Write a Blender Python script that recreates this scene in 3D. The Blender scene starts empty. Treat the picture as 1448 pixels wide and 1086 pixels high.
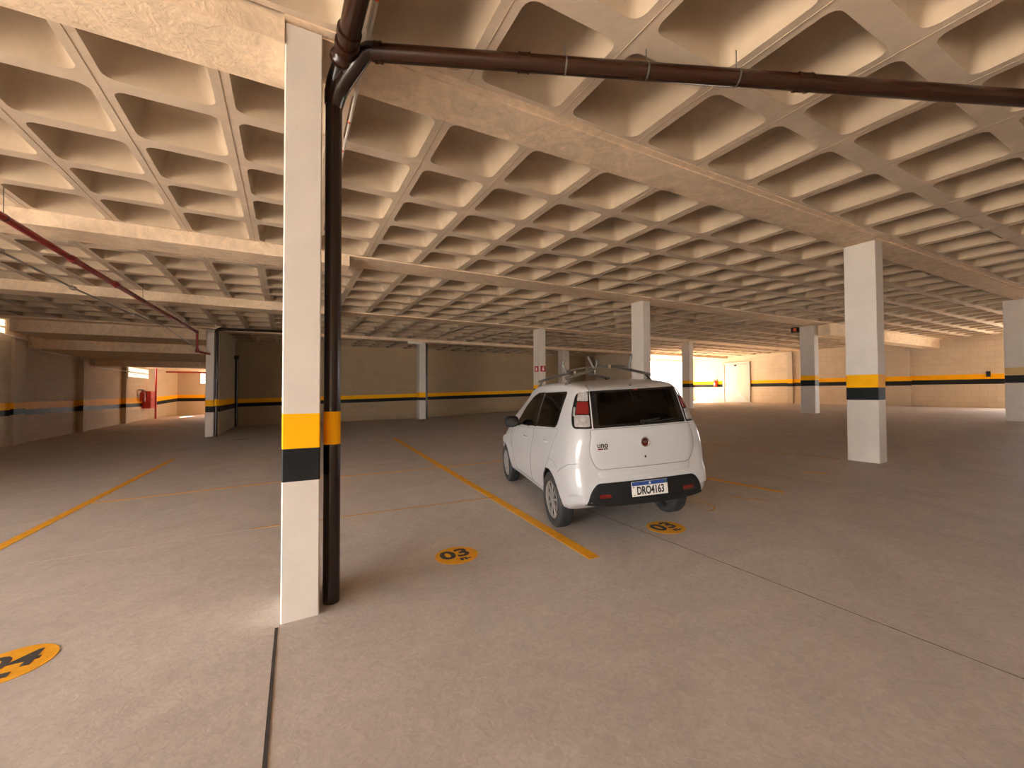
import bpy, bmesh, math, random
from math import sin, cos, pi, radians, sqrt, atan2
from mathutils import Vector, Matrix
from mathutils.bvhtree import BVHTree
random.seed(7)
SC = bpy.context.scene
COL = SC.collection

# ------------------------------------------------------------------ helpers
def tag(o, label=None, cat=None, group=None, kind=None):
    if label: o['label'] = label
    if cat: o['category'] = cat
    if group: o['group'] = group
    if kind: o['kind'] = kind
    return o

def empty(name, loc=(0, 0, 0), M=None):
    o = bpy.data.objects.new(name, None)
    COL.objects.link(o)
    o.empty_display_size = .1
    if M is not None: o.matrix_world = M
    else: o.location = loc
    return o

def copy_tree(o, parent=None):
    c = o.copy(); COL.objects.link(c); c.parent = parent
    for ch in o.children: copy_tree(ch, c)
    return c

class MB:
    def __init__(s): s.v = []; s.f = []; s.m = []
    def add(s, vs, fs, mi=0):
        b = len(s.v); s.v += [tuple(v) for v in vs]
        for f in fs: s.f.append(tuple(b + i for i in f)); s.m.append(mi)
        return s
    def box(s, x0, y0, z0, x1, y1, z1, mi=0, bev=0):
        if bev > 0:
            b = bev
            vs = []
            def ring(z, i): return [(x0+i, y0+i, z), (x1-i, y0+i, z), (x1-i, y1-i, z), (x0+i, y1-i, z)]
            # chamfered corners: octagonal prism with chamfered top and bottom
            def octo(z, i):
                a = b
                return [(x0+a, y0+i, z), (x1-a, y0+i, z), (x1-i, y0+a, z), (x1-i, y1-a, z), (x1-a, y1-i, z), (x0+a, y1-i, z), (x0+i, y1-a, z), (x0+i, y0+a, z)]
            vs = octo(z0, b*.7) + octo(z0+b*.7, 0) + octo(z1-b*.7, 0) + octo(z1, b*.7)
            fs = [tuple(range(7, -1, -1)), tuple(range(24, 32))]
            for k in range(3):
                for i in range(8):
                    j = (i+1) % 8
                    fs.append((k*8+i, k*8+j, (k+1)*8+j, (k+1)*8+i))
            return s.add(vs, fs, mi)
        vs = [(x0,y0,z0),(x1,y0,z0),(x1,y1,z0),(x0,y1,z0),(x0,y0,z1),(x1,y0,z1),(x1,y1,z1),(x0,y1,z1)]
        return s.add(vs, [(3,2,1,0),(4,5,6,7),(0,1,5,4),(1,2,6,5),(2,3,7,6),(3,0,4,7)], mi)
    def tube(s, path, r, seg=12, mi=0, cap=True):
        P = [Vector(p) for p in path]; n = len(P)
        rr = r if isinstance(r, (list, tuple)) else [r]*n
        vs = []; prev = None
        for i, p in enumerate(P):
            t = (P[min(i+1, n-1)] - P[max(i-1, 0)]).normalized()
            if prev is None:
                a = Vector((0, 0, 1)) if abs(t.z) < .9 else Vector((1, 0, 0))
                u = t.cross(a).normalized()
            else:
                u = (prev - t*prev.dot(t)).normalized()
            prev = u; w = t.cross(u)
            for k in range(seg):
                a = 2*pi*k/seg
                vs.append(p + (u*cos(a) + w*sin(a))*rr[i])
        fs = []
        for i in range(n-1):
            for k in range(seg):
                k2 = (k+1) % seg
                fs.append((i*seg+k, i*seg+k2, (i+1)*seg+k2, (i+1)*seg+k))
        if cap:
            fs.append(tuple(range(seg-1, -1, -1))); fs.append(tuple((n-1)*seg+k for k in range(seg)))
        return s.add(vs, fs, mi)
    def lathe(s, prof, c, ax='x', seg=32, mi=0):
        # prof: list of (axial, radius)
        vs = []
        for a, r in prof:
            for k in range(seg):
                t = 2*pi*k/seg; p, q = r*cos(t), r*sin(t)
                v = {'x': (a, p, q), 'y': (p, a, q), 'z': (p, q, a)}[ax]
                vs.append((c[0]+v[0], c[1]+v[1], c[2]+v[2]))
        fs = []
        for i in range(len(prof)-1):
            for k in range(seg):
                k2 = (k+1) % seg
                fs.append((i*seg+k, i*seg+k2, (i+1)*seg+k2, (i+1)*seg+k))
        return s.add(vs, fs, mi)
    def build(s, name, mats, parent=None, smooth=None, M=None):
        me = bpy.data.meshes.new(name)
        me.from_pydata(s.v, [], s.f); me.update()
        if not isinstance(mats, (list, tuple)): mats = [mats]
        for m in mats: me.materials.append(m)
        me.polygons.foreach_set('material_index', s.m)
        bm = bmesh.new(); bm.from_mesh(me); bmesh.ops.recalc_face_normals(bm, faces=bm.faces[:]); bm.to_mesh(me); bm.free()
        if smooth:
            me.polygons.foreach_set('use_smooth', [True]*len(me.polygons))
            me.set_sharp_from_angle(angle=radians(smooth))
        o = bpy.data.objects.new(name, me); COL.objects.link(o)
        if parent is not None: o.parent = parent
        if M is not None: o.matrix_local = M
        return o

def bezier(pts, n=8):
    """Catmull-Rom through pts."""
    P = [Vector(p) for p in pts]; out = []
    for i in range(len(P)-1):
        p0 = P[max(i-1, 0)]; p1 = P[i]; p2 = P[i+1]; p3 = P[min(i+2, len(P)-1)]
        for k in range(n):
            t = k/n
            out.append(.5*((2*p1) + (-p0+p2)*t + (2*p0-5*p1+4*p2-p3)*t*t + (-p0+3*p1-3*p2+p3)*t**3))
    out.append(P[-1]); return out

def text_mesh(name, txt, size, mat, parent, M, bold=0., depth=.001, sx=1.):
    cu = bpy.data.curves.new(name, 'FONT'); cu.body = txt; cu.size = size
    cu.align_x = 'CENTER'; cu.align_y = 'CENTER'; cu.extrude = depth; cu.offset = bold
    t = bpy.data.objects.new('tmp_text', cu); COL.objects.link(t)
    bpy.context.view_layer.update()
    dg = bpy.context.evaluated_depsgraph_get()
    me = bpy.data.meshes.new_from_object(t.evaluated_get(dg)); me.name = name
    bpy.data.objects.remove(t); bpy.data.curves.remove(cu)
    for v in me.vertices: v.co.x *= sx
    me.materials.clear(); me.materials.append(mat)
    o = bpy.data.objects.new(name, me); COL.objects.link(o)
    if parent is not None: o.parent = parent
    o.matrix_local = M
    return o

# ------------------------------------------------------------------ materials
def mat(name, c, rough=.6, metal=0., var=.12, vs=6., bump=0., bs=20., dist=0., spec=.5, coat=0., c2=None, fine=0.):
    m = bpy.data.materials.new(name); m.use_nodes = True
    nt = m.node_tree; N = nt.nodes; L = nt.links
    b = N['Principled BSDF']
    b.inputs['Roughness'].default_value = rough; b.inputs['Metallic'].default_value = metal
    b.inputs['Specular IOR Level'].default_value = spec
    if coat: b.inputs['Coat Weight'].default_value = coat; b.inputs['Coat Roughness'].default_value = .06
    tc = N.new('ShaderNodeTexCoord')
    nz = N.new('ShaderNodeTexNoise'); nz.inputs['Scale'].default_value = vs; nz.inputs['Detail'].default_value = 6
    nz.inputs['Roughness'].default_value = .6; nz.inputs['Distortion'].default_value = dist
    L.new(tc.outputs['Object'], nz.inputs['Vector'])
    rp = N.new('ShaderNodeValToRGB')
    a = [max(0, x*(1-var)) for x in c]; d = [min(1, x*(1+var)) for x in c] if c2 is None else list(c2)
    rp.color_ramp.elements[0].position = .3; rp.color_ramp.elements[1].position = .7
    rp.color_ramp.elements[0].color = (*a, 1); rp.color_ramp.elements[1].color = (*d, 1)
    L.new(nz.outputs['Fac'], rp.inputs['Fac'])
    out = rp.outputs['Color']
    if fine:
        n3 = N.new('ShaderNodeTexNoise'); n3.inputs['Scale'].default_value = bs*1.3; n3.inputs['Detail'].default_value = 5; n3.inputs['Distortion'].default_value = 1.2
        L.new(tc.outputs['Object'], n3.inputs['Vector'])
        r3 = N.new('ShaderNodeValToRGB')
        r3.color_ramp.elements[0].position = .35; r3.color_ramp.elements[1].position = .65
        r3.color_ramp.elements[0].color = (1-fine,)*3+(1,); r3.color_ramp.elements[1].color = (1+fine,)*3+(1,)
        L.new(n3.outputs['Fac'], r3.inputs['Fac'])
        mx = N.new('ShaderNodeMix'); mx.data_type = 'RGBA'; mx.blend_type = 'MULTIPLY'; mx.inputs[0].default_value = 1
        L.new(out, mx.inputs[6]); L.new(r3.outputs['Color'], mx.inputs[7]); out = mx.outputs[2]
    L.new(out, b.inputs['Base Color'])
    if bump:
        n2 = N.new('ShaderNodeTexNoise'); n2.inputs['Scale'].default_value = bs; n2.inputs['Detail'].default_value = 5; n2.inputs['Distortion'].default_value = dist
        L.new(tc.outputs['Object'], n2.inputs['Vector'])
        bp = N.new('ShaderNodeBump'); bp.inputs['Strength'].default_value = bump; bp.inputs['Distance'].default_value = .01
        L.new(n2.outputs['Fac'], bp.inputs['Height']); L.new(bp.outputs['Normal'], b.inputs['Normal'])
    return m

def block_mat(name, c, axis, var=.06):
    """Painted concrete-block wall: mortar joints as bump, slightly darker."""
    m = mat(name, c, rough=.75, var=var, vs=1.5, spec=.25)
    nt = m.node_tree; N = nt.nodes; L = nt.links; b = N['Principled BSDF']
    tc = N.new('ShaderNodeTexCoord'); sp = N.new('ShaderNodeSeparateXYZ'); cb = N.new('ShaderNodeCombineXYZ')
    L.new(tc.outputs['Object'], sp.inputs[0])
    L.new(sp.outputs['X' if axis == 'x' else 'Y'], cb.inputs['X']); L.new(sp.outputs['Z'], cb.inputs['Y'])
    br = N.new('ShaderNodeTexBrick')
    br.inputs['Scale'].default_value = 1; br.inputs['Brick Width'].default_value = .5; br.inputs['Row Height'].default_value = .25
    br.inputs['Mortar Size'].default_value = .008; br.inputs['Mortar Smooth'].default_value = .4
    br.inputs['Color1'].default_value = (1, 1, 1, 1); br.inputs['Color2'].default_value = (.95, .95, .95, 1); br.inputs['Mortar'].default_value = (.80, .80, .80, 1)
    L.new(cb.outputs[0], br.inputs['Vector'])
    src = b.inputs['Base Color'].links[0].from_socket
    mx = N.new('ShaderNodeMix'); mx.data_type = 'RGBA'; mx.blend_type = 'MULTIPLY'; mx.inputs[0].default_value = 1
    L.new(src, mx.inputs[6]); L.new(br.outputs['Color'], mx.inputs[7]); L.new(mx.outputs[2], b.inputs['Base Color'])
    bp = N.new('ShaderNodeBump'); bp.inputs['Strength'].default_value = .5; bp.inputs['Distance'].default_value = .01; bp.invert = True
    L.new(br.outputs['Fac'], bp.inputs['Height']); L.new(bp.outputs['Normal'], b.inputs['Normal'])
    return m

WARM = (.60, .455, .315)
M = {}
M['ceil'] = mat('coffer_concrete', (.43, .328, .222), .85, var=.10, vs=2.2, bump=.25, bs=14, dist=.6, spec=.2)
M['rib'] = mat('lightened_rib_concrete', (.60, .475, .345), .85, var=.10, vs=3, bump=.3, bs=14, dist=.8, spec=.2)  # greyer rib concrete, also lightened to stand in for light on the soffits
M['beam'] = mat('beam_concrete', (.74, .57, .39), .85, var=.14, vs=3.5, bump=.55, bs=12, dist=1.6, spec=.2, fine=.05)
M['floor'] = mat('polished_concrete_floor', (.51, .447, .388), .62, var=.10, vs=.9, bump=.16, bs=16, dist=2.2, spec=.35, fine=.08)
M['colpaint'] = mat('white_column_paint', (.64, .575, .495), .6, var=.04, vs=4, bump=.12, bs=30, spec=.3)
M['wallpaint'] = mat('beige_wall_paint', (.55, .45, .33), .75, var=.05, vs=1.5, bump=.1, bs=20, spec=.25)
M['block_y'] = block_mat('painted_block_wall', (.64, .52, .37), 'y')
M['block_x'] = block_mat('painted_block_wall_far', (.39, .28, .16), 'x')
M['yellow'] = mat('safety_yellow_paint', (.93, .44, .004), .6, var=.05, vs=6, spec=.12)
M['fadedyellow'] = mat('faded_yellow_paint', (.58, .40, .17), .6, var=.08, vs=5, spec=.15)
M['black'] = mat('black_band_paint', (.010, .011, .011), .6, var=.3, vs=8, spec=.2)
M['line'] = mat('road_yellow_paint', (.82, .38, .018), .6, var=.12, vs=14, spec=.3)
M['digit'] = mat('road_grey_numerals', (.055, .05, .045), .6, var=.2, vs=20)
M['wornline'] = mat('worn_yellow_paint', (.55, .30, .08), .65, var=.25, vs=30)
M['brown'] = mat('brown_pipe_plastic', (.026, .0095, .0045), .24, var=.04, vs=8, spec=.4)
M['darkbrown'] = mat('dark_brown_pipe', (.018, .008, .005), .25, var=.2, vs=8, spec=.5)
M['red'] = mat('fire_red_paint', (.23, .012, .010), .4, var=.15, vs=8)
M['redbright'] = mat('hydrant_red_paint', (.50, .03, .025), .4, var=.1, vs=6)
M['grey'] = mat('grey_conduit', (.42, .37, .32), .4, metal=.4, var=.1, vs=9)
M['conduit_w'] = mat('white_conduit', (.62, .55, .47), .35, var=.08, vs=9)
M['orange'] = mat('orange_marks', (.75, .12, .03), .5)
M['steel'] = mat('galvanised_steel', (.21, .20, .185), .45, metal=.9, var=.1, vs=12)
M['doorw'] = mat('white_door_paint', (.46, .45, .40), .45, var=.03, vs=3)
M['doorg'] = mat('door_frame_paint', (.45, .42, .36), .5, var=.04, vs=3)
M['dark'] = mat('dark_plastic', (.012, .011, .010), .45, var=.2, vs=12)
M['joint'] = mat('dark_joint_filler', (.05, .04, .034), .9, var=.3, vs=12)  # dark strip laid along the floor joints
M['sign'] = mat('sign_red', (.42, .012, .012), .4)
M['signw'] = mat('sign_white', (.75, .70, .62), .5)
M['tubew'] = mat('lamp_white', (.8, .77, .7), .4)
M['extground'] = mat('pale_yard_concrete', (.78, .72, .64), .9, var=.05, vs=1)
M['groove'] = mat('floor_saw_cut', (.50, .42, .35), .7, var=.2, vs=6)

# ------------------------------------------------------------------ camera
F, YAW, PIT, ROL = 594.42, .4893, .0216, .0036
CAMZ = 1.49
fw = Vector((sin(YAW)*cos(PIT), cos(YAW)*cos(PIT), sin(PIT)))
r0 = Vector((cos(YAW), -sin(YAW), 0)); d0 = fw.cross(r0)
rt = r0*cos(ROL) + d0*sin(ROL); dn = -r0*sin(ROL) + d0*cos(ROL)
cam = bpy.data.cameras.new('camera'); cam.sensor_width = 36; cam.sensor_fit = 'HORIZONTAL'
cam.lens = F/1448*36; cam.clip_start = .05; cam.clip_end = 500
co = bpy.data.objects.new('camera', cam); COL.objects.link(co)
Mc = Matrix((rt, -dn, -fw)).transposed().to_4x4(); Mc.translation = (0, 0, CAMZ)
co.matrix_world = Mc
SC.camera = co

# ------------------------------------------------------------------ floor
def sstep(a, b, t):
    t = min(1, max(0, (t-a)/(b-a))); return t*t*(3-2*t)
def fz(x, y):
    p = .0391*min(x, 18.6) + .005*y
    if x > -2.25 and y > 19.3:
        q = .016 + .0133*min(x, 19)
        if x > 18.6: q = p
        k = sstep(19.3, 23.3, y)
        if 17.5 < x <= 18.6: k *= (18.6-x)/1.1
        p = p*(1-k) + q*k
    return p
NRM = Vector((-.0391, -.005, 1)).normalized()
fb = MB()
xs = [-10+.0] + [-9+i for i in range(0, 7)] + [-2.3, -2.2] + [-1.5+i*1.0 for i in range(0, 20)] + [18.6, 19.2, 20, 22, 24, 27.6]
ys = [-8, -4, 0, 4, 8, 12, 16, 19.3] + [19.8+.4*i for i in range(9)] + [23.5, 26, 30, 34, 40.5]
xs = sorted(set(xs)); ys = sorted(set(ys))
vs = [(x, y, fz(x, y)) for y in ys for x in xs]
nx = len(xs)
fs = [(j*nx+i, j*nx+i+1, (j+1)*nx+i+1, (j+1)*nx+i) for j in range(len(ys)-1) for i in range(nx-1)]
fb.add(vs, fs)
# underside for thickness
b0 = len(fb.v)
fb.box(-10, -8, -.95, 27.6, 40.5, -.85)
flo = fb.build('floor', M['floor'])
tag(flo, kind='structure')

# ------------------------------------------------------------------ ceiling of coffers
ZC = CAMZ + 2.478
XC = [-8.35, -7.46, -6.58, -5.7, -4.83, -3.96, -3.08, -2.21, -1.36, -.49, .38, 1.24, 2.12, 3.03, 3.92, 4.81, 5.76, 6.71, 7.65, 8.56]
XC += [8.56 + .8876*k for k in range(1, 22)]
def split(a, b, n): return [a+(b-a)*k/n for k in range(n+1)]
BEAMS = [(-2.05, -1.45), (3.06, 3.60), (7.93, 8.62), (13.45, 14.05), (18.9, 19.45)]
ROWS = [split(-7.0, -2.05, 5), [-1.45, -.48, .39, 1.26, 2.13, 3.06], [3.60, 4.43, 5.30, 6.17, 7.02, 7.93], split(8.62, 13.45, 5), split(14.05, 18.9, 5), split(19.45, 23.4, 4)]
cb = MB()
def rrect(x0, y0, x1, y1, r, n=4):
    pts = []
    for cx_, cy_, a0 in ((x0+r, y0+r, pi), (x1-r, y0+r, 1.5*pi), (x1-r, y1-r, 0), (x0+r, y1-r, .5*pi)):
        for k in range(n+1):
            a = a0 + k*pi/2/n; pts.append((cx_+r*cos(a), cy_+r*sin(a)))
    return pts
def coffer(x0, y0, x1, y1, hx=.07, hy0=.075, hy1=.075):
    ax0, ax1, ay0, ay1 = x0+hx, x1-hx, y0+hy0, y1-hy1
    n = 4; m = 4*(n+1)
    lay = [(0, 0, .085), (.012, .006, .085), (.25, .082, .10), (.295, .108, .10), (.32, .16, .10)]
    vs = [(x0, y0, ZC), (x1, y0, ZC), (x1, y1, ZC), (x0, y1, ZC)]
    for z, i, r in lay:
        vs += [(p[0], p[1], ZC+z) for p in rrect(ax0+i, ay0+i, ax1-i, ay1-i, r, n)]
    fs = []
    for c in range(4):
        s0 = 4 + c*(n+1)
        for k in range(n): fs.append((c, s0+k+1, s0+k))
        c2 = (c+1) % 4
        fs.append((c, c2, 4+c2*(n+1), s0+n))
    for l in range(len(lay)-1):
        for k in range(m):
            k2 = (k+1) % m; a = 4+l*m
            fs.append((a+k, a+k2, a+m+k2, a+m+k))
    fs.append(tuple(4+(len(lay)-1)*m+k for k in range(m)))
    b_ = len(cb.m); cb.add(vs, fs)
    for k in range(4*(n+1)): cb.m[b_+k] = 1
ROWS_L = {3: split(8.62, 12.95, 5), 4: split(13.62, 18.9, 5)}
for ri, row0 in enumerate(ROWS):
    for j in range(len(row0)-1):
        for i in range(len(XC)-1):
            xa, xb = XC[i], XC[i+1]
            row = ROWS_L.get(ri, row0) if xb < 1.3 else row0
            if ri == 5 and xb < -2.0: continue
            a0 = .015 if j == 0 else .075
            a1 = .03 if j == len(row)-2 else .075
            if ri == 1: a0, a1 = max(a0, .06) if j == 0 else .09, .05 if j == 4 else .09
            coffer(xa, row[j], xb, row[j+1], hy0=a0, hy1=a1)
# formwork joint beads along the ribs that run away from the camera
for x in XC[4:34]:
    for a, b in ((-1.45, 3.06), (3.6, 7.93), (8.62, 13.45), (14.05, 18.9)):
        cb.box(x-.003, a, ZC-.0035, x+.003, b, ZC+.002)
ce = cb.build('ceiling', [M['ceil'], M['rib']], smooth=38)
tag(ce, kind='structure')

def struct_box(name, x0, y0, z0, x1, y1, z1, m):
    return tag(MB().box(x0, y0, z0, x1, y1, z1).build(name, m), kind='structure')
struct_box('roof_slab', -10, -8, ZC+.35, 27.6, 23.6, ZC+.5, M['ceil']); struct_box('roof_slab', -10, 23.6, ZC+.35, -2.0, 40.5, ZC+.5, M['ceil'])
# beams: shallow on the right, deeper drop on the left bays
def beam(*boxes):
    bb = MB()
    for q in boxes: bb.box(*q)
    return tag(bb.build('ceiling_beam', M['beam']), kind='structure')
ZH = ZC+.35
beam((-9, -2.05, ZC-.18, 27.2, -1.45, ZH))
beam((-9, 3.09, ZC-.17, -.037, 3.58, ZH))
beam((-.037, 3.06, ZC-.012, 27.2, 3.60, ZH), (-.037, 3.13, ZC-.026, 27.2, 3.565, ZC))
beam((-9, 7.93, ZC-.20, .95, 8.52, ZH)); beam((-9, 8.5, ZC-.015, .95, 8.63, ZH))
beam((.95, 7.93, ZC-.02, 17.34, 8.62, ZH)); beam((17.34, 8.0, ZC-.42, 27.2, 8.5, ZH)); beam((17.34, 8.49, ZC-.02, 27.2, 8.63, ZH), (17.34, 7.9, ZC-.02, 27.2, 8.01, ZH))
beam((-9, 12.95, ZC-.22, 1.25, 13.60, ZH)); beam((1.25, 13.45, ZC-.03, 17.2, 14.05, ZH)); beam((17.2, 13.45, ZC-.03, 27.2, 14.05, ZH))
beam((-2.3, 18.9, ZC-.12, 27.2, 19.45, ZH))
# stepped solid slabs and beams over the passage on the left
def pslab(*q):
    return tag(MB().box(*q).build('passage_ceiling', M['beam']), kind='structure')
pslab(-8.5, 18.9, ZC-.05, -2.3, 19.3, ZH); pslab(-7.85, 19.3, ZC-.44, -2.3, 21.6, ZH); pslab(-8.5, 21.6, ZC-.80, -2.3, 27, ZH)
pslab(-8.5, 27, ZC-1.10, -2.3, 27.6, ZH); pslab(-8.5, 27.6, ZC-.74, -2.3, 40.3, ZH)

# ------------------------------------------------------------------ walls
def wall(name, p0, p1, zb, zt, bands=None, t=.2, side=1, m='block_y', holes=(), n=1):
    """Wall from p0 to p1 (visible face on that line, thickness t to side). bands: ((z_lo,z_mid,z_hi) at p0, same at p1).
    holes: list of (s0, s1, z0, z1) along the run."""
    p0 = Vector((*p0, 0)); p1 = Vector((*p1, 0)); d = p1-p0; L_ = d.length; d /= L_
    nn = Vector((-d.y, d.x, 0))*side
    ss = sorted(set([0, L_] + [L_*i/n for i in range(1, n)] + [h for hh in holes for h in hh[:2]]))
    mb = MB()
    def quad(a, b, z0a, z0b, z1a, z1b, mi):
        A = p0+d*a; B = p0+d*b
        v = [A, B, B, A, A+nn*t, B+nn*t, B+nn*t, A+nn*t]
        z = [z0a, z0b, z1b, z1a]*2
        mb.add([(q.x, q.y, zz) for q, zz in zip(v, z)], [(0,1,2,3),(7,6,5,4),(0,4,5,1),(3,2,6,7),(0,3,7,4),(1,5,6,2)], mi)
    for a, b in zip(ss[:-1], ss[1:]):
        mid = (a+b)/2
        ca, cb_ = [], []
        def lev(s):
            k = s/L_
            if bands: return [bands[0][i]*(1-k)+bands[1][i]*k for i in range(3)]
            return []
        la, lb = lev(a), lev(b)
        hs = [h for h in holes if h[0]-1e-6 <= mid <= h[1]+1e-6]
        za = [zb] + la + [zt]; zc = [zb] + lb + [zt]
        mats_ = [0, 1, 2, 0] if bands else [0]
        for i in range(len(za)-1):
            segs = [(za[i], zc[i], za[i+1], zc[i+1])]
            for h in hs:
                new = []
                for z0a, z0b, z1a, z1b in segs:
                    if h[3] <= min(z0a, z0b) or h[2] >= max(z1a, z1b): new.append((z0a, z0b, z1a, z1b)); continue
                    if h[2] > max(z0a, z0b): new.append((z0a, z0b, h[2], h[2]))
                    if h[3] < min(z1a, z1b): new.append((h[3], h[3], z1a, z1b))
                segs = new
            for s_ in segs: quad(a, b, *s_, mats_[i])
    return tag(mb.build(name, [M[m], M['black'], M['yellow']]), kind='structure')

ZT = ZC+.36
# far wall, left part of the picture to the corner behind the car
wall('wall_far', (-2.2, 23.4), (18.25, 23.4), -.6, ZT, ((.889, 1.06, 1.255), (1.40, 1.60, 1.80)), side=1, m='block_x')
# short wall that returns towards the camera, ends at the bright gateway
wall('wall_return', (18.25, 23.4), (18.25, 18.0), -.3, ZT, ((1.40, 1.60, 1.80), (1.45, 1.66, 1.87)), side=1, m='block_y')
# right-hand wall with the white door
wall('wall_right', (27.2, -7), (27.2, 22.4), -.3, ZT, ((1.77, 2.0, 2.24), (1.87, 2.08, 2.29)), side=-1, m='block_y', holes=((24.24, 26.22, .80, 3.46), (6.5, 12.0, .75, 3.1)))
# gateway wall on the right: only a lintel and two jambs around the opening
wall('wall_gateway', (18.25, 22.4), (27.4, 22.4), -.3, ZT, None, side=1, m='wallpaint', holes=((1.0, 8.75, -.2, ZC-.12),))
# left wall and its passage
wall('wall_left', (-8.3, 12), (-8.3, 36.5), -.9, ZT, ((.82, 1.0, 1.2), (.70, .93, 1.28)), side=1, m='block_y', holes=((20.3, 24.5, 2.52, 3.15), (7.6, 8.22, 3.48, 4.0)))
wall('wall_passage', (-8.3, 36.5), (-7.4, 40.0), -.9, ZT, ((.70, .93, 1.28), (.95, 1.2, 1.45)), side=1, m='wallpaint')
wall('wall_end', (-7.4, 40.0), (-2.2, 40.0), -.9, ZT, ((.95, 1.2, 1.45), (.95, 1.2, 1.45)), side=1, m='wallpaint', holes=((1.4, 2.0, 2.32, 3.1), (3.7, 4.9, -.15, 2.3)))
wall('wall_partition', (-2.2, 18.45), (-2.2, 40.2), -.6, ZT, ((.85, 1.06, 1.29), (.85, 1.06, 1.29)), side=1, t=.15, m='wallpaint')
# shell behind the camera: open to daylight on the left and behind-left
wall('wall_left_front', (-9.0, 5.2), (-9.0, 12.2), -.9, ZT, None, side=1, m='wallpaint')
struct_box('added_light_lintel', -9.25, -7.2, 2.85, -9.0, 5.2, ZT, M['wallpaint'])  # unseen lintel, added to keep low daylight off the coffer faces
struct_box('wall_left_jog', -9.2, 12.0, -.9, -8.1, 12.2, ZT, M['wallpaint'])
wall('wall_back', (-9.2, -7.0), (27.4, -7.0), -.9, ZT, None, side=-1, m='wallpaint')

# wall pilasters
def pilaster(x0, y0, x1, y1, zt, bands, pm='wallpaint', floor_=None):
    zb = min(fz(x0, y0), fz(x1, y1)) - .03 if floor_ is None else floor_
    mb = MB()
    zs = [zb] + list(bands) + [zt]
    for i in range(4): mb.box(x0, y0, zs[i], x1, y1, zs[i+1], (0, 1, 2, 0)[i])
    return tag(mb.build('wall_pilaster', [M[pm], M['black'], M['yellow']]), kind='structure')
pilaster(-8.3, 20.55, -8.22, 21.25, ZC-.45, (.81, 1.01, 1.22))
pilaster(-8.3, 25.75, -8.12, 26.05, ZC-.81, (.76, 1.0, 1.24))
pilaster(-8.3, 31.3, -8.1, 31.6, ZC-.75, (.74, .96, 1.26))
pilaster(27.05, 9.05, 27.2, 10.3, ZC-.4, (1.79, 2.02, 2.255))
pilaster(27.08, 14.55, 27.2, 14.85, ZC-.05, (1.83, 2.03, 2.285))
pilaster(26.85, 21.75, 27.2, 22.35, ZC-.05, (1.88, 2.09, 2.285))

# exterior ground seen through the openings
eg = MB(); eg.box(-40, 40.6, -.5, 70, 90, -.25); eg.box(17, 22.6, .2, 60, 60, .74); tag(eg.build('exterior_ground', M['extground']), kind='structure')
M['exttar'] = mat('grey_street_paving', (.55, .52, .49), .9, var=.06, vs=1)
eg = MB(); eg.box(27.7, -40, .3, 60, 20, .6)
tag(eg.build('exterior_ground', M['extground']), kind='structure')
eg = MB(); eg.box(-60, -40, -1.2, -10.05, 40, -.55)
tag(eg.build('exterior_ground', M['exttar']), kind='structure')

tag(MB().box(0, 40.8, .1, 64, 41.2, 12).build('added_sky_screen', mat('sky_screen_brown', (.30, .26, .22), .9, var=.05, vs=1)), kind='structure')  # added screen across the yard, holds back sky light at the gateway
# ------------------------------------------------------------------ columns
def column(x0, y0, x1, y1, zt, bands, label, group='painted concrete columns of the garage', ym='yellow'):
    zb = min(fz(x, y) for x in (x0, x1) for y in (y0, y1)) - .004
    mb = MB(); zs = [zb] + list(bands) + [zt]; b = .008
    for i in range(4):
        mi = (0, 1, 2, 0)[i]
        o = [(x0+b, y0), (x1-b, y0), (x1, y0+b), (x1, y1-b), (x1-b, y1), (x0+b, y1), (x0, y1-b), (x0, y0+b)]
        vs = [(p[0], p[1], zs[i]) for p in o] + [(p[0], p[1], zs[i+1]) for p in o]
        fs = [(k, (k+1) % 8, 8+(k+1) % 8, 8+k) for k in range(8)]
        if i == 0: fs.append(tuple(range(7, -1, -1)))
        if i == 3: fs.append(tuple(range(8, 16)))
        mb.add(vs, fs, mi)
    o = mb.build('concrete_column', [M['colpaint'], M['black'], M[ym]])
    return tag(o, label, 'column', group, 'thing')
column(-.035, 3.1, .193, 3.53, ZC-.026, (.918, 1.132, 1.360), 'white concrete column with yellow and black bands, beside the dark brown downpipe')
column(8.34, 3.185, 8.595, 3.625, ZC-.026, (1.357, 1.56, 1.772), 'white banded column standing alone to the right of the white car')
column(17.15, 3.36, 17.42, 3.78, ZC-.026, (1.717, 1.918, 2.129), 'grey column cut by the right edge of the picture, with faded yellow band', ym='fadedyellow')
column(8.34, 8.21, 8.60, 8.655, ZC-.02, (1.36, 1.565, 1.78), 'white column rising just behind the white car roof at its right')
column(17.05, 8.38, 17.33, 8.88, ZC-.02, (1.714, 1.927, 2.101), 'column with a small junction box at its top, left of the large banded column')
column(17.05, 13.84, 17.33, 14.27, ZC-.03, (1.743, 1.913, 2.066), 'slim grey column standing in front of the bright gateway')
column(8.40, 13.53, 8.66, 14.0, ZC-.03, (1.45, 1.65, 1.80), 'column behind the car carrying two small red emergency signs')
column(13.30, 19.1, 13.78, 19.5, ZC-.12, (1.42, 1.62, 1.82), 'brown shaded column farthest back, seen behind the roof rack')
column(5.33, 19.1, 5.63, 19.5, ZC-.12, (1.173, 1.304, 1.533), 'white column against the far wall with a dark pipe down its right edge')
column(-2.56, 18.05, -2.32, 18.45, ZC-.2, (.85, 1.063, 1.287), 'narrow white column at the end of the partition wall, beside a brown downpipe')

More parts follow.
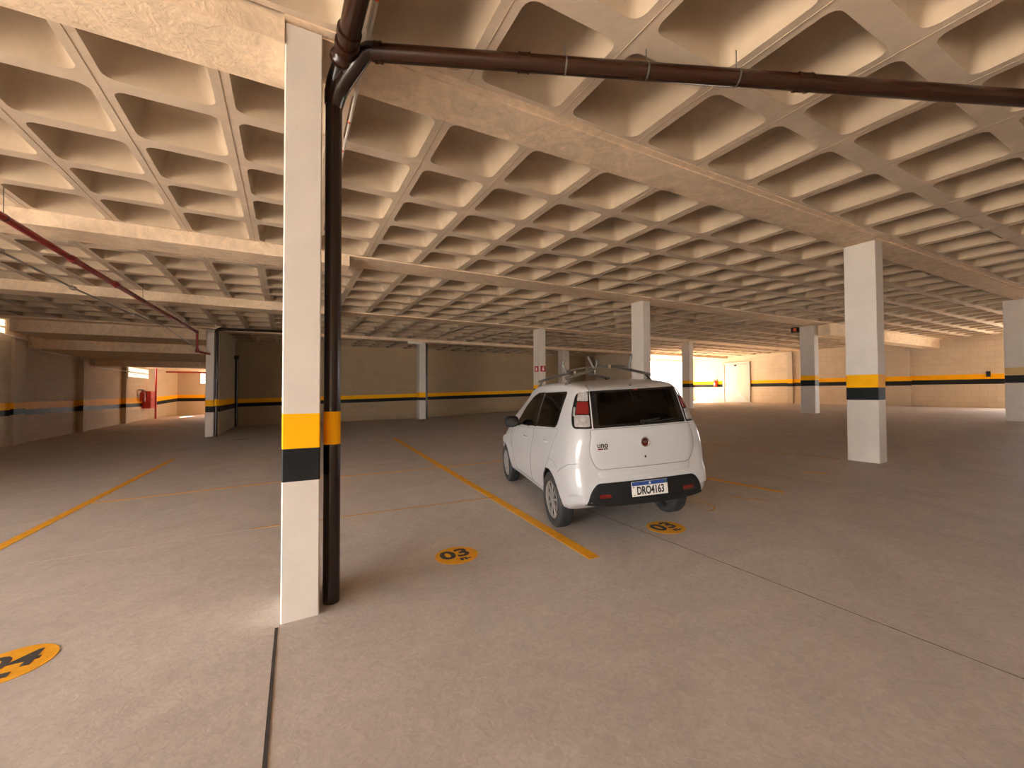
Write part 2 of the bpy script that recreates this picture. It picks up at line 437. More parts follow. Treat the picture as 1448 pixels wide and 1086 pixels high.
# ------------------------------------------------------------------ downpipe on the first column, with the run along the ceiling
root = empty('drain_pipe', (.278, 3.245, fz(.278, 3.245)))
tag(root, 'dark brown drainpipe down the front column, branching along the ceiling to the right', 'pipe')
def at0(o, root_):
    """keep world coordinates for a mesh built in world space under a root that only translates"""
    o.matrix_local = Matrix.Translation(-Vector(root_.location)); return o
pz = fz(.278, 3.245)
px_, py_ = .278, 3.245
mb = MB(); mb.tube([(px_, py_, pz+.0), (px_, py_, 1.135)], .056, 28); mb.tube([(px_, py_, 1.365), (px_, py_, 3.66)], .056, 28)
at0(mb.build('downpipe', M['darkbrown'], root, smooth=40), root)
mb = MB(); mb.tube([(px_, py_, 1.135), (px_, py_, 1.365)], .0575, 28)
tag(at0(mb.build('painted_band', M['yellow'], root, smooth=40), root), 'yellow painted band around the downpipe')
h0 = Vector((.50, 3.0, 3.872)); h1 = Vector((5.1, .85, 3.70)); hv = (h1-h0).normalized()
mb = MB(); mb.tube([(px_, py_, 3.58), (px_, py_, 3.67)], .064, 28)
mb.tube(bezier([(px_, py_, 3.64), (px_+.004, py_-.01, 3.72), (px_+.03, py_-.07, 3.80), (px_+.055, py_-.15, 3.85)], 8), .060, 28)
mb.tube(bezier([(px_, py_, 3.56), (px_+.035, py_-.045, 3.67), (px_+.115, py_-.135, 3.79), h0-hv*.035, h0+hv*.05], 8), .058, 28)
at0(mb.build('branch_fitting', M['darkbrown'], root, smooth=45), root)
a = Vector((px_+.05, py_-.15, 3.845))
mb = MB()
mb.tube(bezier([a+Vector((-.01, .05, -.03)), a+Vector((.0, -.02, 0)), a+Vector((.008, -.10, .012))], 8), [.060, .072, .080, .086, .088, .088, .086, .082, .078, .075]+[.072]*7, 28)
mb.tube([a+Vector((.008, -.08, .012)), a+Vector((.010, -.12, .012))], .080, 28); mb.tube([a+Vector((.008, -.19, .012)), a+Vector((.010, -.23, .012))], .078, 28)
at0(mb.build('elbow', M['brown'], root, smooth=45), root)
mb = MB(); mb.tube([a+Vector((.008, -.10, .012)), a+Vector((.16, -4.5, .03))], .067, 28)
at0(mb.build('overhead_pipe', M['brown'], root, smooth=45), root)
mb = MB(); mb.tube([h0, h1], .058, 28)
at0(mb.build('horizontal_pipe', M['brown'], root, smooth=45), root)
hd = (h1-h0).normalized()
for s_, L_, r_ in ((.02, .05, .068), (1.02, .085, .066), (3.07, .1, .066)):
    mb = MB(); mb.tube([h0+hd*s_, h0+hd*(s_+L_)], r_-.003, 28); mb.tube([h0+hd*s_, h0+hd*(s_+.012)], r_, 28); mb.tube([h0+hd*(s_+L_-.012), h0+hd*(s_+L_)], r_, 28)
    at0(mb.build('coupling', M['brown'], root, smooth=45), root)
for s_ in (1.36, 1.95, 2.62):
    c = h0+hd*s_
    mb = MB(); mb.tube([c-hd*.006, c+hd*.006], .0605, 28); mb.tube([c, (c.x, c.y, ZC+.02)], .004, 8)
    tag(at0(mb.build('pipe_hanger', M['steel'], root, smooth=45), root), 'thin metal hanger strap')

# thin conduit on the ceiling beside the column
root = empty('ceiling_conduit', (.46, 3.0, ZC-.05)); tag(root, 'thin pale conduit with orange marks running along the ceiling beside the front column', 'conduit')
mb = MB(); mb.tube([(.455, -1.2, ZC-.042), (.462, 1.0, ZC-.042), (.47, 3.3, ZC-.042), (.48, 6.9, ZC-.03)], .0135, 12)
at0(mb.build('conduit_tube', M['conduit_w'], root, smooth=45), root)
for y in (2.3, 2.62, 3.95, 4.45):
    mb = MB(); mb.tube([(.468, y, ZC-.042), (.468, y+.02, ZC-.042)], .0145, 12); tag(at0(mb.build('marking_ring', M['orange'], root, smooth=45), root), 'orange ring')

# red sprinkler pipe on the left, dropping beside the narrow column
root = empty('fire_pipe', (-2.9, 10, 3.6)); tag(root, 'dark red fire pipe running along the ceiling on the left, dropping near the narrow column', 'pipe')
mb = MB(); mb.tube([(-3.12, -6.9, 3.6), (-3.03, 5.0, 3.6), (-2.98, 8.8, 3.6), (-2.86, 14.0, 3.6), (-2.74, 17.5, 3.6)], .045, 16); at0(mb.build('overhead_pipe', M['red'], root, smooth=45), root)
mb = MB(); mb.tube([(-2.74, 17.5, 3.6), (-2.735, 17.55, 3.58), (-2.73, 17.56, 3.0)], .036, 16); at0(mb.build('drop_pipe', M['red'], root, smooth=45), root)
mb = MB(); mb.tube([(-2.73, 17.56, 3.02), (-2.73, 17.56, 2.90)], .055, 16); mb.tube([(-2.73, 17.56, 2.94), (-2.45, 18.0, 2.90)], .036, 16); at0(mb.build('elbow', M['red'], root, smooth=45), root)
for y, x in ((8.9, -2.978), (10.6, -2.935), (14.3, -2.855), (17.42, -2.742)):
    mb = MB(); mb.tube([(x, y, 3.6), (x, y+.14, 3.6)], .058, 16); at0(mb.build('coupling', M['red'], root, smooth=45), root)
for y, x in ((7.2, -3.0), (12.2, -2.9), (16.0, -2.79)):
    mb = MB(); mb.tube([(x, y, 3.6), (x, y, ZC-.0045)], .004, 8); mb.tube([(x, y-.012, 3.6), (x, y+.012, 3.6)], .048, 16); tag(at0(mb.build('pipe_hanger', M['dark'], root, smooth=45), root), 'dark hanger rod')

# grey cable conduit beyond the fire pipe
root = empty('cable_conduit', (-3.95, 11.7, 3.7)); tag(root, 'thin grey cable conduit hanging left of the red fire pipe', 'conduit')
mb = MB(); mb.tube([(-3.85, -6.9, 3.7), (-3.9, 6.0, 3.7), (-3.92, 9.35, 3.7), (-3.95, 11.7, 3.7), (-3.84, 14.7, 3.7), (-3.55, 17.1, 3.7)], .02, 10); mb.tube([(-3.55, 17.1, 3.7), (-2.62, 18.02, 2.95)], .02, 10)
mb.tube([(-3.55, 17.1, 3.7), (-3.1, 17.2, 3.72)], .015, 10)
at0(mb.build('conduit_tube', M['grey'], root, smooth=45), root)
for x, y in ((-3.92, 9.3), (-3.95, 11.9), (-3.8, 15.2)):
    mb = MB(); mb.box(x-.04, y-.08, 3.665, x+.04, y+.08, 3.735, bev=.008); mb.tube([(x, y, 3.7), (x, y, ZC-.0045)], .005, 8); at0(mb.build('junction_box', M['grey'], root), root)
# conduit on left wall
root = empty('wall_conduit', (-8.15, 20, 4)); tag(root, 'pale conduit clipped high along the left block wall, stepping down into the passage', 'conduit')
mb = MB(); mb.tube([(-8.2, 19.35, 3.49), (-8.17, 21.3, 3.42), (-8.17, 21.75, 3.12), (-8.08, 25.6, 3.10), (-8.08, 26.2, 3.09), (-8.15, 26.9, 3.07), (-8.15, 27.1, 2.83), (-8.06, 31.2, 2.80), (-8.06, 31.8, 2.80)], .03, 10)
at0(mb.build('conduit_tube', M['conduit_w'], root, smooth=45), root)

# brown pipes by the narrow column and partition
root = empty('brown_downpipe', (-2.20, 18.0, fz(-2.2, 18))); tag(root, 'brown downpipe beside the narrow column, with a run along the beam towards the far wall', 'pipe')
z0 = fz(-2.2, 18.0)
mb = MB(); mb.tube([(-2.235, 17.98, z0), (-2.235, 17.98, 1.08)], .05, 16); mb.tube([(-2.235, 17.98, 1.31), (-2.235, 17.98, 3.72)], .05, 16); at0(mb.build('vertical_pipe', M['brown'], root, smooth=45), root)
mb = MB(); mb.tube([(-2.235, 17.98, 1.08), (-2.235, 17.98, 1.31)], .051, 16); tag(at0(mb.build('painted_band', M['yellow'], root, smooth=45), root), 'yellow painted band')
mb = MB(); mb.tube(bezier([(-2.235, 17.98, 3.66), (-2.235, 17.98, 3.73), (-2.15, 17.98, 3.79), (-2.05, 17.98, 3.80)], 6), .055, 16); at0(mb.build('elbow', M['brown'], root, smooth=45), root)
mb = MB(); mb.tube([(-2.1, 17.98, 3.80), (.1, 17.98, 3.84)], .045, 16); at0(mb.build('horizontal_pipe', M['brown'], root, smooth=45), root)
root = empty('black_downpipe', (-2.1, 22.9, fz(-2.1, 22.9))); tag(root, 'black downpipe in the dark corner where the partition meets the far wall', 'pipe')
mb = MB(); mb.tube([(-2.10, 23.0, fz(-2.1, 23)), (-2.10, 23.0, 3.15)], .06, 16); at0(mb.build('vertical_pipe', M['darkbrown'], root, smooth=45), root)
mb = MB(); mb.box(-2.19, 22.9, 3.08, -2.0, 23.1, 3.26, bev=.02); at0(mb.build('pipe_cap', M['dark'], root), root)
root = empty('thin_downpipe', (5.68, 19.2, fz(5.7, 19.2))); tag(root, 'dark brown pipe running down the white column on the far wall', 'pipe')
mb = MB(); mb.tube([(5.70, 19.2, fz(5.7, 19.2)), (5.70, 19.2, ZC-.13)], .055, 16); at0(mb.build('vertical_pipe', M['darkbrown'], root, smooth=45), root)
mb = MB(); mb.tube([(5.70, 19.2, 2.3), (5.70, 19.2, 2.4)], .062, 16); at0(mb.build('coupling', M['darkbrown'], root, smooth=45), root)

# fluorescent lamp
root = empty('batten_lamp', (5.1, 18.9, ZC-.16)); tag(root, 'small white batten lamp on the ceiling above the far white column', 'lamp')
mb = MB(); mb.box(4.75, 18.92, ZC-.19, 5.45, 19.02, ZC-.12, bev=.01); at0(mb.build('housing', M['tubew'], root), root)
mb = MB(); mb.tube([(4.78, 18.97, ZC-.205), (5.42, 18.97, ZC-.205)], .018, 12); at0(mb.build('lamp_tube', M['tubew'], root, smooth=45), root)
# junction box at top of column
root = empty('emergency_unit', (17.0, 8.95, 3.85)); tag(root, 'small dark emergency light at the top of the shaded column on the right', 'light fitting')
mb = MB(); mb.box(16.92, 8.89, 3.75, 17.1, 9.12, 3.94, bev=.015); at0(mb.build('housing', M['dark'], root), root)
mb = MB(); mb.box(16.905, 8.93, 3.79, 16.925, 9.02, 3.9); tag(at0(mb.build('lamp_window', M['orange'], root), root), 'orange lens')

# exit / extinguisher signs on the column behind the car
for nm, face in (('left', 0), ('right', 1)):
    if face == 0:
        root = empty('emergency_sign', (8.395, 13.75, 2.41)); tag(root, 'small red extinguisher sign on the light left face of the column behind the car', 'sign', 'red signs on the column')
        mb = MB(); mb.box(8.38, 13.62, 2.30, 8.40, 13.88, 2.52); at0(mb.build('sign_plate', M['sign'], root), root)
        mb = MB(); mb.box(8.372, 13.70, 2.34, 8.38, 13.79, 2.45); mb.box(8.372, 13.73, 2.45, 8.38, 13.77, 2.48); at0(mb.build('pictogram', M['signw'], root), root)
    else:
        root = empty('emergency_sign', (8.54, 13.525, 2.41)); tag(root, 'small red extinguisher sign on the shaded right face of the column behind the car', 'sign', 'red signs on the column')
        mb = MB(); mb.box(8.43, 13.51, 2.30, 8.64, 13.53, 2.52); at0(mb.build('sign_plate', M['sign'], root), root)
        mb = MB(); mb.box(8.50, 13.502, 2.34, 8.57, 13.51, 2.45); mb.box(8.52, 13.502, 2.45, 8.56, 13.51, 2.49); at0(mb.build('pictogram', M['signw'], root), root)

# white door on the right wall
root = empty('door_1', (27.2, 18.2, .78)); tag(root, kind='structure')
mb = MB(); 
mb.box(27.1, 17.24, .77, 27.32, 17.34, 3.5); mb.box(27.1, 19.1, .77, 27.32, 19.22, 3.5); mb.box(27.1, 17.24, 3.42, 27.32, 19.22, 3.55)
at0(mb.build('door_frame', M['doorg'], root), root)
mb = MB(); mb.box(27.14, 17.34, .80, 27.2, 19.1, 3.42, bev=.01)
at0(mb.build('door_leaf', M['doorw'], root), root)
cvs = bezier([(18.02, 3.38, 0), (18.06, 2.95, 0), (18.18, 2.35, 0), (18.17, 1.95, 0), (17.85, 1.35, 0), (17.40, .86, 0)], 6)
ol = [(p.x, p.y) for p in cvs] + [(17.38, 3.38)]
mb = MB(); nn_ = len(ol); mb.add([(27.136, *p) for p in ol]+[(27.145, *p) for p in ol], [tuple(range(nn_))]+[(k, (k+1) % nn_, nn_+(k+1) % nn_, nn_+k) for k in range(nn_)])
at0(mb.build('door_panel', mat('door_green_tint_panel', (.38, .385, .29), .4, var=.03, vs=3), root), root)
mb = MB(); mb.box(27.105, 18.2, 3.28, 27.14, 18.36, 3.38, bev=.01); at0(mb.build('door_closer', M['dark'], root), root)
mb = MB(); mb.tube([(27.14, 19.0, 2.02), (27.07, 19.0, 2.02), (27.07, 18.86, 2.02)], .016, 10); mb.box(27.125, 18.96, 1.9, 27.142, 19.04, 2.12); at0(mb.build('door_handle', M['steel'], root), root)
# extinguisher left of the door
root = empty('fire_extinguisher', (27.05, 19.75, 1.9)); tag(root, 'small red fire extinguisher hung on the yellow stripe left of the white door', 'extinguisher')
mb = MB(); mb.lathe([(0, 0.001), (0, .11), (.05, .12), (.36, .12), (.44, .07), (.46, .045), (.50, .045), (.50, .001)], (27.05, 19.75, 1.86), 'z', 20); at0(mb.build('cylinder', M['redbright'], root, smooth=50), root)
mb = MB(); mb.box(27.03, 19.66, 2.36, 27.2, 19.8, 2.40); mb.tube(bezier([(27.05, 19.75, 2.36), (27.0, 19.88, 2.30), (26.98, 19.89, 2.1), (26.97, 19.88, 1.95)], 5), .014, 8); at0(mb.build('hose_valve', M['dark'], root, smooth=45), root)
mb = MB(); mb.box(26.92, 19.70, 2.02, 26.932, 19.8, 2.18); at0(mb.build('sticker', M['signw'], root), root)
# switch on right wall
root = empty('switch_box', (27.15, 6.45, 2.25)); tag(root, 'black switch box on the yellow stripe of the right wall', 'switch')
mb = MB(); mb.box(27.13, 6.39, 2.13, 27.2, 6.52, 2.37, bev=.012); at0(mb.build('box', M['dark'], root), root)
mb = MB(); mb.box(27.12, 6.42, 2.2, 27.13, 6.49, 2.3); at0(mb.build('switch_plate', M['black'], root), root)

# hydrant cabinet on the passage wall
root = empty('hydrant_cabinet', (-8.05, 35.4, 1.1)); tag(root, 'red fire hose cabinet on the left passage wall with a riser pipe', 'hydrant cabinet')
mb = MB(); mb.box(-8.28, 35.0, .58, -7.85, 36.3, 1.70, bev=.02); at0(mb.build('cabinet_body', M['redbright'], root), root)
mb = MB(); mb.box(-7.86, 35.06, .64, -7.835, 36.24, 1.64, bev=.008); d_ = at0(mb.build('cabinet_door', M['redbright'], root), root)
mb = MB(); mb.box(-7.835, 35.16, 1.08, -7.815, 35.22, 1.2); mb.build('door_latch', M['steel'], d_)
mb = MB(); mb.tube([(-7.75, 35.75, fz(-7.8, 35.8)), (-7.75, 35.75, ZC-.75)], .055, 14); at0(mb.build('riser_pipe', M['redbright'], root, smooth=45), root)
root = empty('fire_extinguisher', (-7.95, 34.4, 1.1)); tag(root, 'dark red extinguisher hung beside the hose cabinet on the left passage wall', 'extinguisher')
mb = MB(); mb.lathe([(0, .001), (0, .13), (.05, .14), (.5, .14), (.6, .08), (.64, .05), (.70, .05), (.70, .001)], (-8.1, 34.35, 1.05), 'z', 20); at0(mb.build('cylinder', M['red'], root, smooth=50), root)
mb = MB(); mb.box(-8.3, 34.25, 1.74, -8.06, 34.5, 1.80); mb.tube(bezier([(-8.05, 34.45, 1.74), (-7.95, 34.55, 1.6), (-7.94, 34.55, 1.3)], 5), .02, 8); at0(mb.build('hose_valve', M['dark'], root, smooth=45), root)
mb = MB(); mb.tube([(-7.75, 38.3, 3.10), (-5.5, 38.3, 3.09), (-2.36, 38.3, 3.08)], .05, 12)
mb.tube([(-5.55, 38.3, 3.09), (-5.4, 38.3, 3.09)], .065, 12)
tag(mb.build('sprinkler_pipe', M['redbright'], smooth=45), 'bright red pipe crossing the end of the left passage under its ceiling', 'pipe')

# block-grille window openings in the left wall (window_1) and by the left frame edge (window_2), and far wall (window_3)
def grille(name, p0, d, L_, z0, z1, nu, nv, t=.15, bar=.045):
    p0 = Vector(p0); d = Vector(d).normalized(); n = Vector((d.y, -d.x, 0))
    mb = MB()
    def slab(a, b, za, zb_):
        A = p0+d*a; B = p0+d*b
        v = [A, B, B+n*-t, A+n*-t]
        mb.add([(q.x, q.y, za) for q in v]+[(q.x, q.y, zb_) for q in v], [(3,2,1,0),(4,5,6,7),(0,1,5,4),(1,2,6,5),(2,3,7,6),(3,0,4,7)])
    for i in range(nu+1):
        c = L_*i/nu; slab(max(0, c-bar/2), min(L_, c+bar/2), z0, z1)
    for j in range(nv+1):
        c = z0+(z1-z0)*j/nv; slab(0, L_, max(z0, c-bar/2), min(z1, c+bar/2))
    return tag(mb.build(name, M['wallpaint']), kind='structure')
grille('window_1', (-8.32, 32.3, 0), (0, 1, 0), 4.2, 2.52, 3.15, 18, 2)
grille('window_2', (-8.32, 19.6, 0), (0, 1, 0), .62, 3.48, 4.0, 2, 2)
grille('window_3', (-6.0, 40.02, 0), (1, 0, 0), .6, 2.32, 3.1, 2, 3)

# ------------------------------------------------------------------ floor markings
def strip(name, pts, w, m, label=None, cat='line', h=.0025, group=None, kind=None):
    mb = MB(); P = [Vector((*p, 0)) for p in pts]
    n = len(P); Lf = []; Rt = []
    for i, p in enumerate(P):
        t = (P[min(i+1, n-1)]-P[max(i-1, 0)]).normalized(); q = Vector((-t.y, t.x, 0))*w/2
        Lf.append(p+q); Rt.append(p-q)
    vs = []
    for a, b in zip(Lf, Rt):
        vs += [(a.x, a.y, fz(a.x, a.y)-.0003), (b.x, b.y, fz(b.x, b.y)-.0003), (a.x, a.y, fz(a.x, a.y)+h), (b.x, b.y, fz(b.x, b.y)+h)]
    fs = [(0, 1, 3, 2), (4*n-4, 4*n-2, 4*n-1, 4*n-3)]
    for i in range(n-1):
        a = 4*i
        fs += [(a+2, a+3, a+7, a+6), (a, a+4, a+5, a+1), (a, a+2, a+6, a+4), (a+1, a+5, a+7, a+3)]
    mb.add(vs, fs)
    o = mb.build(name, m)
    if kind: return tag(o, kind=kind)
    return tag(o, label, cat, group, 'thing')
def dense(p, q, n): return [(p[0]+(q[0]-p[0])*k/n, p[1]+(q[1]-p[1])*k/n) for k in range(n+1)]
G = 'yellow bay lines painted on the floor'
strip('parking_line', dense((2.28, 2.815), (2.77, 12.6), 8), .105, M['line'], 'broad yellow bay line running diagonally past the left side of the white car', 'line', group=G)
strip('parking_line', dense((-2.72, 3.0), (-2.36, 12.5), 8), .115, M['line'], 'broad yellow bay line leaving the left edge of the picture', 'line', group=G)
G2 = 'thin yellow cross lines'
strip('parking_line', [(-2.46, 8.12), (-.1, 7.98), (1.68, 7.56), (3.72, 7.26)], .05, M['line'], 'thin yellow cross line meeting the broad left bay line', 'line', group=G2)
strip('parking_line', [(-2.1, 10.85), (-.1, 10.85), (2.4, 10.7), (4.55, 10.3)], .045, M['wornline'], 'faint yellow cross line farthest from the camera, in front of the far wall', 'line', group=G2)
strip('parking_line', [(-.35, 5.43), (.2, 5.36), (1.17, 5.22), (2.45, 5.02)], .035, M['wornline'], 'faint yellow cross line nearest the camera, passing behind the downpipe', 'line', group=G2)
strip('parking_line', dense((5.38, 5.0), (5.5, 3.08), 3), .07, M['line'], 'thin yellow bay line just right of the car bumper', 'line', group='thin bay lines right of the car')
strip('parking_line', dense((8.05, 7.0), (8.30, 3.72), 3), .06, M['wornline'], 'faint yellow line leading from the car to the large banded column', 'line', group='thin bay lines right of the car')
strip('worn_mark', dense((4.81, 3.35), (5.0, 2.98), 3), .03, M['wornline'], 'short worn yellow streak on the floor by the right rear wheel', 'mark')
strip('worn_mark', dense((6.85, 3.57), (7.0, 3.29), 3), .05, M['line'], 'short worn yellow dash on the floor between car and banded column', 'mark')
arc = [(4.14+.20*cos(a), 3.30+.20*sin(a)) for a in [radians(-110+15*k) for k in range(14)]]
strip('worn_mark', arc, .022, M['wornline'], 'faint worn yellow ring arc beside the right rear tyre', 'mark')
strip('floor_joint', dense((-.055, 3.07), (-.115, -.6), 6), .017, M['joint'], kind='structure')
strip('floor_joint', dense((3.05, 4.2), (3.11, -.8), 6), .006, M['joint'], kind='structure', h=.001)
strip('floor_joint', dense((3.062, 4.2), (3.122, -.8), 6), .010, M['groove'], kind='structure', h=.001)
strip('floor_joint', dense((-2.6, 5.57), (-.35, 5.43), 4), .02, M['groove'], kind='structure', h=.001)
strip('floor_drain', dense((-1.54, 16.15), (-1.1, 16.0), 2), .12, M['dark'], 'short dark drain slot in the floor near the partition wall', 'drain')

def disc(cx_, cy_, r, txt, small, label):
    n = NRM; xa = Vector((1, 0, .0391)).normalized(); ya = n.cross(xa)
    Mx = Matrix((xa, ya, n)).transposed().to_4x4(); Mx.translation = (cx_, cy_, fz(cx_, cy_)+.0005)
    root = empty('bay_number', M=Mx); tag(root, label, 'floor marking', 'round bay numbers on the floor', 'thing')
    mb = MB(); mb.lathe([(0, .0001), (0, r), (.0025, r), (.0025, .0001)], (0, 0, -.0005), 'z', 48); mb.build('painted_disc', M['line'], root)
    text_mesh('numerals', txt, .235, M['digit'], root, Matrix.Translation((-.005, .022, .0030)), bold=.007, depth=.0006, sx=1.12)
    mb = MB()
    for x0, y0, x1, y1 in small: mb.box(x0, y0, .0018, x1, y1, .0036)
    mb.build('small_mark', M['digit'], root)
    return root
sm = ((-.005, -.135, .02, -.085), (-.005, -.10, .05, -.085), (.035, -.135, .055, -.085), (.055, -.12, .09, -.105))
disc(1.315, 3.515, .187, '03', sm, 'yellow floor disc numbered 03, left of the broad diagonal bay line')
disc(3.335, 3.01, .183, '03', sm, 'yellow floor disc numbered 03 behind the white car')
disc(-1.385, 3.46, .20, '04', ((.0, -.14, .05, -.09),), 'yellow floor disc numbered 04, cut by the left edge of the picture')

# ------------------------------------------------------------------ the white car
M['carpaint'] = mat('white_car_paint', (.465, .458, .445), .28, var=.01, vs=2, spec=.5, coat=.6)
M['trimblack'] = mat('black_bumper_plastic', (.010, .010, .010), .55, var=.15, spec=.25, vs=30, bump=.05, bs=200)
M['frit'] = mat('black_glass_border', (.006, .006, .006), .12, var=.1, vs=5)
M['tyre'] = mat('tyre_rubber', (.022, .021, .020), .7, var=.2, vs=20)
M['rim'] = mat('silver_wheel_paint', (.50, .49, .47), .32, metal=.75, var=.06, vs=10)
M['rimdark'] = mat('dark_wheel_gap', (.03, .03, .03), .6, var=.1)
M['chrome'] = mat('chrome', (.75, .73, .70), .12, metal=1, var=.02)
M['badge_red'] = mat('badge_dark_red', (.07, .012, .008), .25, var=.1, coat=.3)
M['redlens'] = mat('red_lens', (.14, .006, .005), .15, var=.12, vs=40, coat=.6)
M['clearlens'] = mat('clear_lens', (.40, .375, .36), .18, metal=.35, var=.3, vs=22, coat=.6)
M['plate'] = mat('plate_white', (.74, .70, .63), .4, var=.02)
M['plateblue'] = mat('plate_blue', (.012, .05, .20), .35, var=.05)
M['platetxt'] = mat('plate_black', (.012, .011, .011), .4)
M['seat'] = mat('seat_fabric', (.035, .033, .032), .9, var=.2, vs=40)
M['cabin'] = mat('cabin_trim', (.03, .028, .026), .8, var=.2, vs=10)
M['seam'] = mat('panel_gap', (.20, .185, .17), .8, var=.2)
def glass_mat(name, tint, dens):
    m = bpy.data.materials.new(name); m.use_nodes = True; nt = m.node_tree; N = nt.nodes; L = nt.links
    N.remove(N['Principled BSDF'])
    tr = N.new('ShaderNodeBsdfTransparent'); gl = N.new('ShaderNodeBsdfGlossy'); gl.inputs['Roughness'].default_value = .02
    nz = N.new('ShaderNodeTexNoise'); nz.inputs['Scale'].default_value = 3
    rp = N.new('ShaderNodeValToRGB'); rp.color_ramp.elements[0].color = (*[c*.92 for c in tint], 1); rp.color_ramp.elements[1].color = (*tint, 1)
    L.new(nz.outputs['Fac'], rp.inputs['Fac']); L.new(rp.outputs['Color'], tr.inputs['Color'])
    fr = N.new('ShaderNodeFresnel'); fr.inputs['IOR'].default_value = 1.33
    mx = N.new('ShaderNodeMixShader'); L.new(fr.outputs[0], mx.inputs[0]); L.new(tr.outputs[0], mx.inputs[1]); L.new(gl.outputs[0], mx.inputs[2])
    L.new(mx.outputs[0], N['Material Output'].inputs['Surface'])
    return m
M['glass'] = glass_mat('tinted_window_glass', (.065, .06, .052), 1)

CX, CY, CH, CR = 2.985, 2.875, .262, .017
f_ = Vector((sin(CH), cos(CH), 0)); f_ = (f_ - NRM*f_.dot(NRM)).normalized(); r_ = f_.cross(NRM)
r2 = r_*cos(CR) + NRM*sin(CR); n2 = -r_*sin(CR) + NRM*cos(CR)
MCAR = Matrix((r2*.94, f_*.99, n2)).transposed().to_4x4(); MCAR.translation = Vector((CX, CY, fz(CX, CY)+.004)) - r2*.035
car = empty('car', M=MCAR)
tag(car, 'white five-door hatchback parked with its rear towards the camera', 'car')

def tab(t):
    ks = sorted(t)
    def f(y):
        if y <= ks[0]: return t[ks[0]]
        if y >= ks[-1]: return t[ks[-1]]
        for i in range(len(ks)-1):
            if y <= ks[i+1]:
                a, b = ks[i], ks[i+1]; h = b-a; u = (y-a)/h
                def sl(j):
                    if j == 0: return (t[ks[1]]-t[ks[0]])/(ks[1]-ks[0])
                    if j == len(ks)-1: return (t[ks[j]]-t[ks[j-1]])/(ks[j]-ks[j-1])
                    d1 = (t[ks[j]]-t[ks[j-1]])/(ks[j]-ks[j-1]); d2 = (t[ks[j+1]]-t[ks[j]])/(ks[j+1]-ks[j])
                    return 0 if d1*d2 <= 0 else 2*d1*d2/(d1+d2)
                m0, m1 = sl(i), sl(i+1)
                return (2*u**3-3*u*u+1)*t[a] + (u**3-2*u*u+u)*h*m0 + (-2*u**3+3*u*u)*t[b] + (u**3-u*u)*h*m1
    return f
tw = tab({0:.63, .012:.672, .04:.705, .09:.735, .16:.755, .3:.768, .64:.778, 1.0:.765, 1.8:.765, 2.4:.770, 2.85:.775, 3.05:.745, 3.2:.69, 3.34:.60, 3.44:.48, 3.5:.34})
tsh = tab({0:.575, .012:.612, .04:.645, .09:.672, .16:.69, .3:.702, .64:.715, 1.8:.722, 2.4:.712, 2.85:.675, 3.05:.62, 3.2:.55, 3.35:.44, 3.5:.25})
tzs = tab({0:1.02, .6:1.0, 1.4:.97, 2.1:.94, 2.6:.895, 2.85:.83, 3.05:.755, 3.2:.70, 3.35:.645, 3.5:.60})
tzr = tab({0:1.405, .03:1.425, .09:1.443, .2:1.458, .5:1.478, .9:1.488, 1.3:1.482, 1.6:1.462, 1.8:1.432, 1.95:1.385, 2.15:1.27, 2.35:1.145, 2.55:1.02, 2.66:.965, 2.75:.945, 2.9:.925, 3.1:.885, 3.3:.81, 3.44:.71, 3.5:.655})
twr = tab({0:.44, .012:.47, .04:.495, .09:.515, .2:.53, .9:.55, 1.5:.545, 1.8:.53, 2.0:.53, 2.2:.56, 2.4:.60, 2.6:.63, 2.8:.61, 3.1:.53, 3.3:.42, 3.45:.28, 3.5:.2})
tzb = tab({0:.385, .1:.36, .22:.295, .35:.262, .7:.255, 2.4:.235, 2.9:.22, 3.5:.25})
def lean(z):
    a = .31*max(0, z-.98)
    if z > 1.40: a -= 0
    b = -.035*(1-sstep(.56, .68, z)) if z < .70 else 0
    return a + b
NS = 46
def section(y):
    w, sh, zs, zr, wr, zb = tw(y), tsh(y), tzs(y), tzr(y), twr(y), tzb(y)
    zs = min(zs, zr-.03)
    zm = zs+(zr-zs)*.5
    ctl = [(0, zb), (w*.55, zb), (w*.90, zb+.01), (w*.975, zb+.10), (w, .50 if zb < .4 else zb+.1), (w*.992, .66*.6+zs*.4-.03), (w*.965, zs-.12), (sh, zs),
           (sh+(wr-sh)*.42, zs+(zr-zs)*.45), (wr+.022, zr-(zr-zs)*.16), (wr-.035, zr-.016 if zr-zs > .1 else zr-.008), (wr*.6, zr-.004), (0, zr)]
    # sample by uniform Catmull-Rom
    P = [Vector((a, b, 0)) for a, b in ctl]; out = []
    n = len(P)
    cnt = [3, 3, 3, 4, 5, 5, 5, 5, 5, 4, 4, 4]
    for i in range(n-1):
        p0 = P[i-1] if i else Vector((-P[1].x, P[1].y, 0)); p1, p2 = P[i], P[i+1]; p3 = P[i+2] if i+2 < n else Vector((-P[i].x, P[i].y, 0))
        for k in range(cnt[i]):
            t = k/cnt[i]
            out.append(.5*((2*p1)+(-p0+p2)*t+(2*p0-5*p1+4*p2-p3)*t*t+(-p0+3*p1-3*p2+p3)*t**3))
    out.append(P[-1])
    return [(max(0, p.x), p.y) for p in out]
ST = [0, .006, .014, .028, .045, .065, .09, .12] + [.15+.028*k for k in range(0, 117)]
ST = [s for s in ST if s < 3.42] + [3.42, 3.44, 3.46, 3.475, 3.487, 3.495, 3.5]
secs = [section(y) for y in ST]
nsec = len(secs[0]); cv = []; cf = []; idx = {}
def place(x, y, z):
    k = max(0, 1-y/.9)
    return (x, y + lean(z)*k*k*(3-2*k) if y < .9 else y, z)
